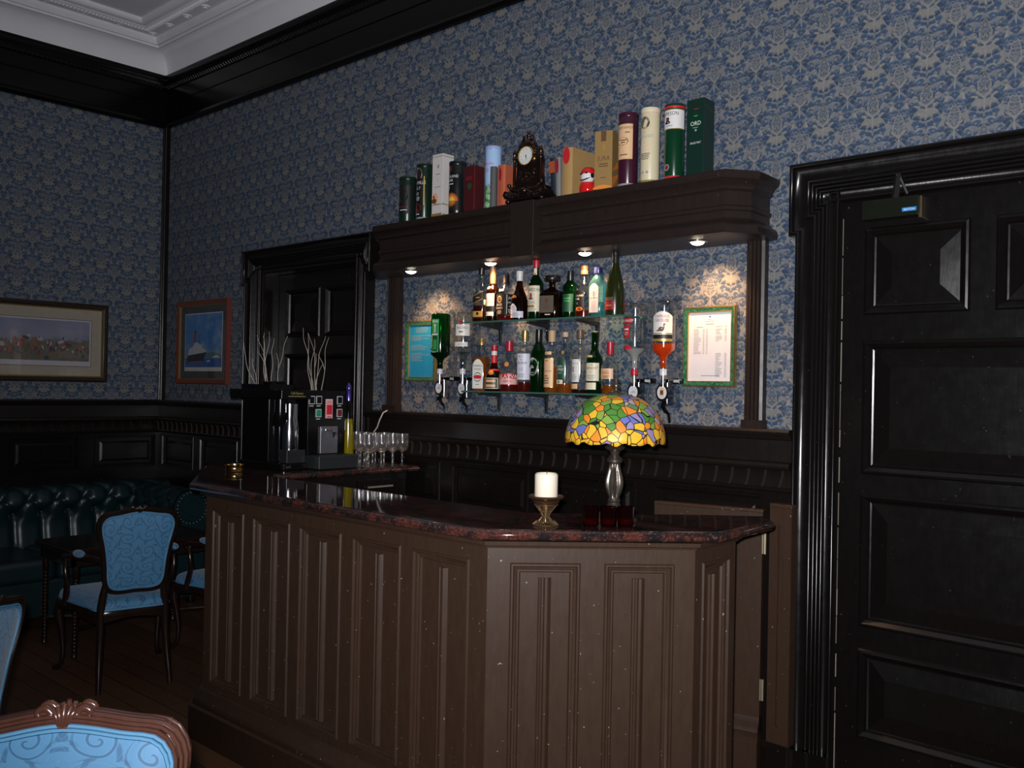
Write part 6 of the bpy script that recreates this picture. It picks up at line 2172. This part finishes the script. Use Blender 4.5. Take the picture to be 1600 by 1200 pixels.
def tuft(s, t, lim0, lim1, sp=0.185, row=0.27, nxt=0.40):
    """buttoned depth: upright channels below the main row of buttons, diamonds over the roll above it"""
    if s < lim0 or s > lim1:
        return 0.0, None
    x = t / sp
    f = abs(x - round(x))                    # 0 at a button column
    k0 = math.hypot((s - row), f * sp)
    pit = -0.050 * math.exp(-(k0 / 0.034) ** 2)
    if s < row:
        d = -0.026 * math.exp(-(f / 0.11) ** 2) * min(1.0, (s - lim0) / 0.05)
    else:
        q = min((s - row) / (nxt - row), 2.0)
        q = q if q <= 1 else 2 - q
        g = min(abs(f - 0.5 * q), 0.5)
        d = -0.020 * math.exp(-(g / 0.09) ** 2)
        f2 = 0.5 - f
        k1 = math.hypot((s - nxt), f2 * sp)
        pit += -0.040 * math.exp(-(k1 / 0.032) ** 2)
    return pit + d, None


m = MB()
NY = 130
rows = []
L1 = arc[-1] * 0.56
for i, p in enumerate(roll):
    a, b2 = roll[max(i - 1, 0)], roll[min(i + 1, len(roll) - 1)]
    tn = (b2 - a).normalized()
    nm = Vector((tn.y, -tn.x))
    row = []
    for j in range(NY + 1):
        y = -LEN * j / NY
        d, _ = tuft(arc[i], -y, 0.02, L1)
        q = p + nm * (d + 0.008)
        row.append((q.x, y, q.y))
    rows.append(row)
m.loops(rows, False)
back = m.build('back', LEATH, sofa, smooth=80)
m = MB()
for r_ in range(2):
    s = (0.27, 0.40)[r_]
    i = min(range(len(arc)), key=lambda q: abs(arc[q] - s))
    a, b2 = roll[max(i - 1, 0)], roll[min(i + 1, len(roll) - 1)]
    tn = (b2 - a).normalized()
    nm = Vector((tn.y, -tn.x))
    q = roll[i] - nm * 0.042
    for c in range(14):
        t = (c + 0.5 * (r_ % 2)) * 0.185
        if 0.05 < t < LEN - 0.05:
            m.ball((q.x, -t, q.y), 0.010, seg=8, rings=6)
m.build('button', LEATH, back)
# arm: the same roll turned to run out from the wall
for k, (y0, sgn, nm_) in enumerate(((-0.0, 1, 'arm'), (-LEN, -1, 'arm'))):
    m = MB()
    ar = spline([(0.30, 0.38), (0.275, 0.50), (0.275, 0.60), (0.295, 0.67), (0.285, 0.74), (0.235, 0.795), (0.15, 0.81), (0.07, 0.775), (0.03, 0.70), (0.045, 0.62), (0.06, 0.56), (0.06, 0.06)], 6)
    rows = []
    NX = 46
    for i, p in enumerate(ar):
        a, b2 = ar[max(i - 1, 0)], ar[min(i + 1, len(ar) - 1)]
        tn = (b2 - a).normalized()
        n_ = Vector((tn.y, -tn.x))
        row = []
        for j in range(NX + 1):
            x = 0.10 + 0.84 * j / NX
            d, _ = tuft(0.06 + i * 0.016, x, 0.02, 0.62) if x < 0.86 else (0.0, None)
            q = p + n_ * (d * 0.8 + 0.006)
            row.append((x, y0 - sgn * (0.33 - (0.33 - q.x)) if False else y0 - sgn * q.x, q.y))
        rows.append(row)
    m.loops(rows, False)
    arm = m.build(nm_, LEATH, sofa, smooth=80)
    m = MB()        # flat facing with a scroll
    fc = [(0.945, y0 - sgn * p.x, p.y) for p in ar] + [(0.945, y0 - sgn * 0.30, 0.06)]
    m.quad(*fc)
    m.ring([(0.947, y0 - sgn * (0.165 + 0.098 * math.cos(2 * PI * j / 30)), 0.685 + 0.098 * math.sin(2 * PI * j / 30)) for j in range(30)], 0.008, 0.008, 6, (1, 0, 0))
    m.ring([(0.947, y0 - sgn * (0.165 + 0.058 * math.cos(2 * PI * j / 30)), 0.685 + 0.058 * math.sin(2 * PI * j / 30)) for j in range(30)], 0.006, 0.006, 6, (1, 0, 0))
    for j in range(26):
        a = 2 * PI * j / 26
        m.ball((0.949, y0 - sgn * (0.165 + 0.110 * math.cos(a)), 0.685 + 0.110 * math.sin(a)), 0.006, seg=6, rings=4)
    m.build('arm_facing', LEATH, arm, smooth=50)
for k in range(2):
    m = MB()
    m.box(0.30, 0.955, -0.29 - 0.785 * (k + 1) + 0.004, -0.29 - 0.785 * k - 0.004, 0.295, 0.445)
    m.build('seat_cushion', LEATH, sofa, bevel=0.045)
m = MB()
m.box(0.08, 0.93, -LEN + 0.05, -0.05, 0.07, 0.31)
m.build('base', LEATH, sofa, bevel=0.02)
for x in (0.12, 0.87):
    for y in (-0.12, -LEN + 0.12):
        m = MB()
        m.lathe([(0.026, 0.0), (0.034, 0.02), (0.030, 0.05), (0.036, 0.075)], c=(x, y, 0), seg=14)
        m.build('foot', VARN, sofa)

# ------------------------------------------------------------------ low table between sofa and chairs
MAHOG = paint_wood('polished_mahogany', (0.070, 0.027, 0.018), 0.22, 0.6, 0.0, 0.8)
DKMAH = paint_wood('dark_mahogany', (0.014, 0.007, 0.005), 0.22, 0.5)
tb = thing('side_table', 'dark low wooden table with bead-turned legs between the sofa and the armchairs', 'table', (1.56, -0.97, 0))
m = MB()
m.box(-0.255, 0.255, -0.46, 0.46, 0.595, 0.622)
m.build('table_top', DKMAH, tb, bevel=0.008)
m = MB()
for a in ((-0.225, 0.225, -0.43, -0.41), (-0.225, 0.225, 0.41, 0.43), (-0.225, -0.205, -0.43, 0.43), (0.205, 0.225, -0.43, 0.43)):
    m.box(*a, 0.52, 0.596)
m.build('apron', DKMAH, tb)
lg = [(0.010, 0.0), (0.018, 0.012), (0.014, 0.03)]
z = 0.035
while z < 0.44:
    lg += [(0.014, z), (0.0195, z + 0.008), (0.014, z + 0.016)]
    z += 0.021
lg += [(0.014, 0.45), (0.020, 0.46), (0.020, 0.52)]
for sx in (-1, 1):
    for sy in (-1, 1):
        m = MB()
        m.lathe(lg, c=(sx * 0.213, sy * 0.405, 0), seg=14)
        m.build('leg', DKMAH, tb)
m = MB()
m.tube([(-0.205, -0.395, 0.16), (-0.05, -0.10, 0.15), (-0.05, 0.10, 0.15), (-0.205, 0.395, 0.16)], 0.012, 8)
m.tube([(0.205, -0.395, 0.16), (0.05, -0.10, 0.15), (0.05, 0.10, 0.15), (0.205, 0.395, 0.16)], 0.012, 8)
m.build('stretcher', DKMAH, tb)

# ------------------------------------------------------------------ louis style armchairs
FAB = damask('blue_damask', (0.070, 0.212, 0.385), (0.022, 0.080, 0.185), (0.12, 0.33, 0.38))
PIPE = plain('blue_piping', (0.075, 0.225, 0.38), 0.5, scale=200)


def resample(pts, n):
    P = [Vector(p) for p in pts]
    P.append(P[0])
    L = [0]
    for a, b2 in zip(P, P[1:]):
        L.append(L[-1] + (b2 - a).length)
    out = []
    for k_ in range(n):
        s = L[-1] * k_ / n
        i = max(j for j in range(len(L) - 1) if L[j] <= s + 1e-9)
        t = (s - L[i]) / max(L[i + 1] - L[i], 1e-9)
        out.append(P[i].lerp(P[i + 1], t))
    return out


def closed_spline(pts, n):
    P = [Vector(p) for p in pts]
    N = len(P)
    out = []
    for i in range(N):
        p0, p1, p2, p3 = P[i - 1], P[i], P[(i + 1) % N], P[(i + 2) % N]
        for j in range(n):
            t = j / n
            out.append(0.5 * ((2 * p1) + (-p0 + p2) * t + (2 * p0 - 5 * p1 + 4 * p2 - p3) * t * t + (-p0 + 3 * p1 - 3 * p2 + p3) * t ** 3))
    return out


def armchair(lab, loc, rz, wood, scale=1.0):
    """faces local -y; rear legs stand at local y = 0"""
    ch = thing('armchair', lab, 'chair', loc, rz, 'blue damask open armchairs')
    ch.scale = (scale,) * 3
    half = [(0.0, 0.500), (0.080, 0.497), (0.128, 0.512), (0.146, 0.560), (0.152, 0.640), (0.164, 0.730), (0.182, 0.810), (0.184, 0.862), (0.158, 0.898), (0.100, 0.908), (0.045, 0.918)]
    pts = half + [(0.0, 0.922)] + [(-x, z) for x, z in reversed(half[1:])]
    rake = lambda z: 0.012 + 0.16 * max(0.0, z - 0.45) ** 1.15
    ol = resample([(x, z) for x, z in [tuple(v) for v in closed_spline(pts, 6)]], 72)
    p3 = lambda x, z, o=0.0: Vector((x, rake(z) + o, z))
    cz = 0.70
    nb = Vector((0, 1, -0.16)).normalized()
    # frame of the back: fluted bar with three reeds
    m = MB()
    m.ring([p3(v.x, v.y) for v in ol], 0.0135, 0.015, 10, nb)
    for k_, (s, o) in enumerate(((1.036, 0.010), (1.012, 0.0145), (0.985, 0.0145), (0.964, 0.010), (1.036, -0.010), (1.012, -0.0145), (0.985, -0.0145), (0.964, -0.010))):
        m.ring([p3(v.x * (1 + (s - 1) * 1.6), cz + (v.y - cz) * s, o) for v in ol], 0.0042, 0.0045, 6, nb)
    fr_ = m.build('back_frame', wood, ch, smooth=60)
    m = MB()      # carved crest
    for oy in (-0.012, 0.012):
        for q in range(5):
            a = (q - 2) * 0.40
            m.stube([p3(0.006 * math.sin(a), 0.902, oy), p3(0.016 * math.sin(a), 0.924, oy * 1.2), p3(0.027 * math.sin(a), 0.942 - 0.004 * abs(q - 2), oy * 0.9)], [0.003, 0.0055, 0.004], 7)
        for sx in (-1, 1):
            m.stube([p3(sx * 0.012, 0.920, oy), p3(sx * 0.028, 0.936, oy), p3(sx * 0.042, 0.930, oy), p3(sx * 0.037, 0.921, oy), p3(sx * 0.052, 0.922, oy), p3(sx * 0.080, 0.915, oy)], [0.005, 0.007, 0.0055, 0.004, 0.004, 0.0025], 7)
            m.ball(tuple(p3(sx * 0.020, 0.926, oy)), 0.007, 0.007, 0.006, 10, 6)
    m.ball(tuple(p3(0, 0.918, 0.0)), 0.015, 0.015, 0.014, 14, 8)
    m.build('crest_carving', wood, fr_, smooth=60)
    # padded back, front and rear skins
    m = MB()
    for sgn, bulge in ((-1, 0.022), (1, 0.010)):
        rows = []
        for s, o in ((0.965, 0.003), (0.945, 0.009), (0.90, 0.012), (0.80, 0.014 + bulge * 0.25), (0.62, 0.014 + bulge * 0.6), (0.36, 0.014 + bulge * 0.9), (0.12, 0.014 + bulge)):
            rows.append([p3(v.x * s, cz + (v.y - cz) * s, sgn * o) for v in ol])
        m.loops(rows, True, False, True)
    m.build('back_pad', FAB, ch, smooth=60)
    m = MB()
    for sgn in (-1, 1):
        for s in (0.942, 0.912):
            m.ring([p3(v.x * s, cz + (v.y - cz) * s, sgn * 0.0125) for v in ol], 0.0042, 0.0042, 6, nb)
    m.build('piping', PIPE, ch, smooth=60)
    # seat
    so_ = closed_spline([(0.165, 0.010), (0.200, -0.10), (0.245, -0.26), (0.275, -0.40), (0.262, -0.470), (0.200, -0.492), (0.10, -0.505), (0.0, -0.510), (-0.10, -0.505), (-0.200, -0.492), (-0.262, -0.470), (-0.275, -0.40), (-0.245, -0.26), (-0.200, -0.10), (-0.165, 0.010), (0.0, 0.022)], 5)
    cy = -0.25
    m = MB()
    rows = []
    for s, z in ((0.985, 0.400), (0.992, 0.415), (0.985, 0.432), (0.95, 0.446), (0.85, 0.458), (0.60, 0.470), (0.30, 0.474), (0.06, 0.475)):
        rows.append([(v.x * s, cy + (v.y - cy) * s, z) for v in so_])
    m.loops(rows, True, False, True)
    m.build('seat_cushion', FAB, ch, smooth=60)
    m = MB()
    rows = []
    N = len(so_)
    for s, z, wv in ((0.93, 0.402, 0), (1.01, 0.402, 0), (1.025, 0.390, 0), (1.015, 0.376, 0.3), (1.01, 0.352, 1.0), (0.94, 0.350, 1.0)):
        row = []
        for i, v in enumerate(so_):
            wave = 0.014 * math.cos(4 * math.atan2(v.y - cy, v.x) + 0.0)
            row.append((v.x * s, cy + (v.y - cy) * s, z + wave * wv))
        rows.append(row)
    rows.append(rows[0])
    m.loops(rows, True)
    m.build('seat_rail', wood, ch, smooth=50)
    m = MB()
    m.ring([(v.x * 1.0, cy + (v.y - cy) * 1.0, 0.408) for v in so_], 0.005, 0.005, 6, (0, 0, 1))
    m.build('seat_piping', PIPE, ch, smooth=60)
    for sx in (-1, 1):
        m = MB()   # rear leg runs up into the back
        m.stube([(sx * 0.175, 0.060, 0.0), (sx * 0.172, 0.048, 0.06), (sx * 0.165, 0.022, 0.18), (sx * 0.160, 0.008, 0.30), (sx * 0.158, 0.004, 0.40), (sx * 0.150, 0.010, 0.48), (sx * 0.140, 0.020, 0.545)], [0.013, 0.014, 0.017, 0.020, 0.022, 0.020, 0.015], 10)
        m.build('leg', wood, ch, smooth=60)
        m = MB()   # cabriole front leg
        m.stube([(sx * 0.268, -0.495, 0.0), (sx * 0.270, -0.500, 0.012), (sx * 0.252, -0.468, 0.04), (sx * 0.246, -0.456, 0.12), (sx * 0.256, -0.468, 0.24), (sx * 0.266, -0.482, 0.32), (sx * 0.255, -0.465, 0.385)], [0.016, 0.020, 0.013, 0.013, 0.019, 0.027, 0.026], 10)
        m.ball((sx * 0.268, -0.494, 0.335), 0.016, 0.014, 0.024, 10, 8)
        m.build('leg', wood, ch, smooth=60)
        m = MB()
        m.stube([p3(sx * 0.155, 0.655), (sx * 0.190, -0.03, 0.668), (sx * 0.228, -0.12, 0.664), (sx * 0.262, -0.22, 0.655), (sx * 0.274, -0.285, 0.650), (sx * 0.276, -0.315, 0.636), (sx * 0.272, -0.305, 0.618)], [0.014, 0.016, 0.015, 0.015, 0.017, 0.017, 0.010], 10)
        m.stube([(sx * 0.272, -0.285, 0.640), (sx * 0.278, -0.262, 0.58), (sx * 0.270, -0.262, 0.52), (sx * 0.262, -0.305, 0.45), (sx * 0.262, -0.330, 0.385)], [0.014, 0.013, 0.014, 0.017, 0.020], 10)
        a_ = m.build('arm', wood, ch, smooth=60)
        m = MB()
        m.ball((sx * 0.236, -0.150, 0.680), 0.027, 0.070, 0.018, 14, 10)
        pad = m.build('arm_pad', FAB, a_, smooth=60)
    return ch


c1 = armchair('blue damask armchair seen from behind, between the low table and the bar end', (2.440, -1.355, 0), math.atan2(-0.98, 0.0) + math.atan2(0.20, 0.98) * -1 + 0.0, DKMAH)
c1.rotation_euler = (0, 0, -PI / 2 - 0.20)
c2 = armchair('blue damask armchair half hidden behind the end of the bar', (2.475, -0.650, 0), -PI / 2 - 0.05, DKMAH)
c3 = armchair('large blue damask armchair with reeded copper brown frame in the bottom left foreground', (5.480, -2.945, 0), 0, MAHOG, 1.072)
c3.rotation_euler = (0, 0, math.radians(42 + 8))
c4 = armchair('blue damask armchair at the far left, mostly cropped away by the picture edge', (4.115, -2.66, 0), 0, DKMAH)
c4.rotation_euler = (0, 0, math.radians(-45))
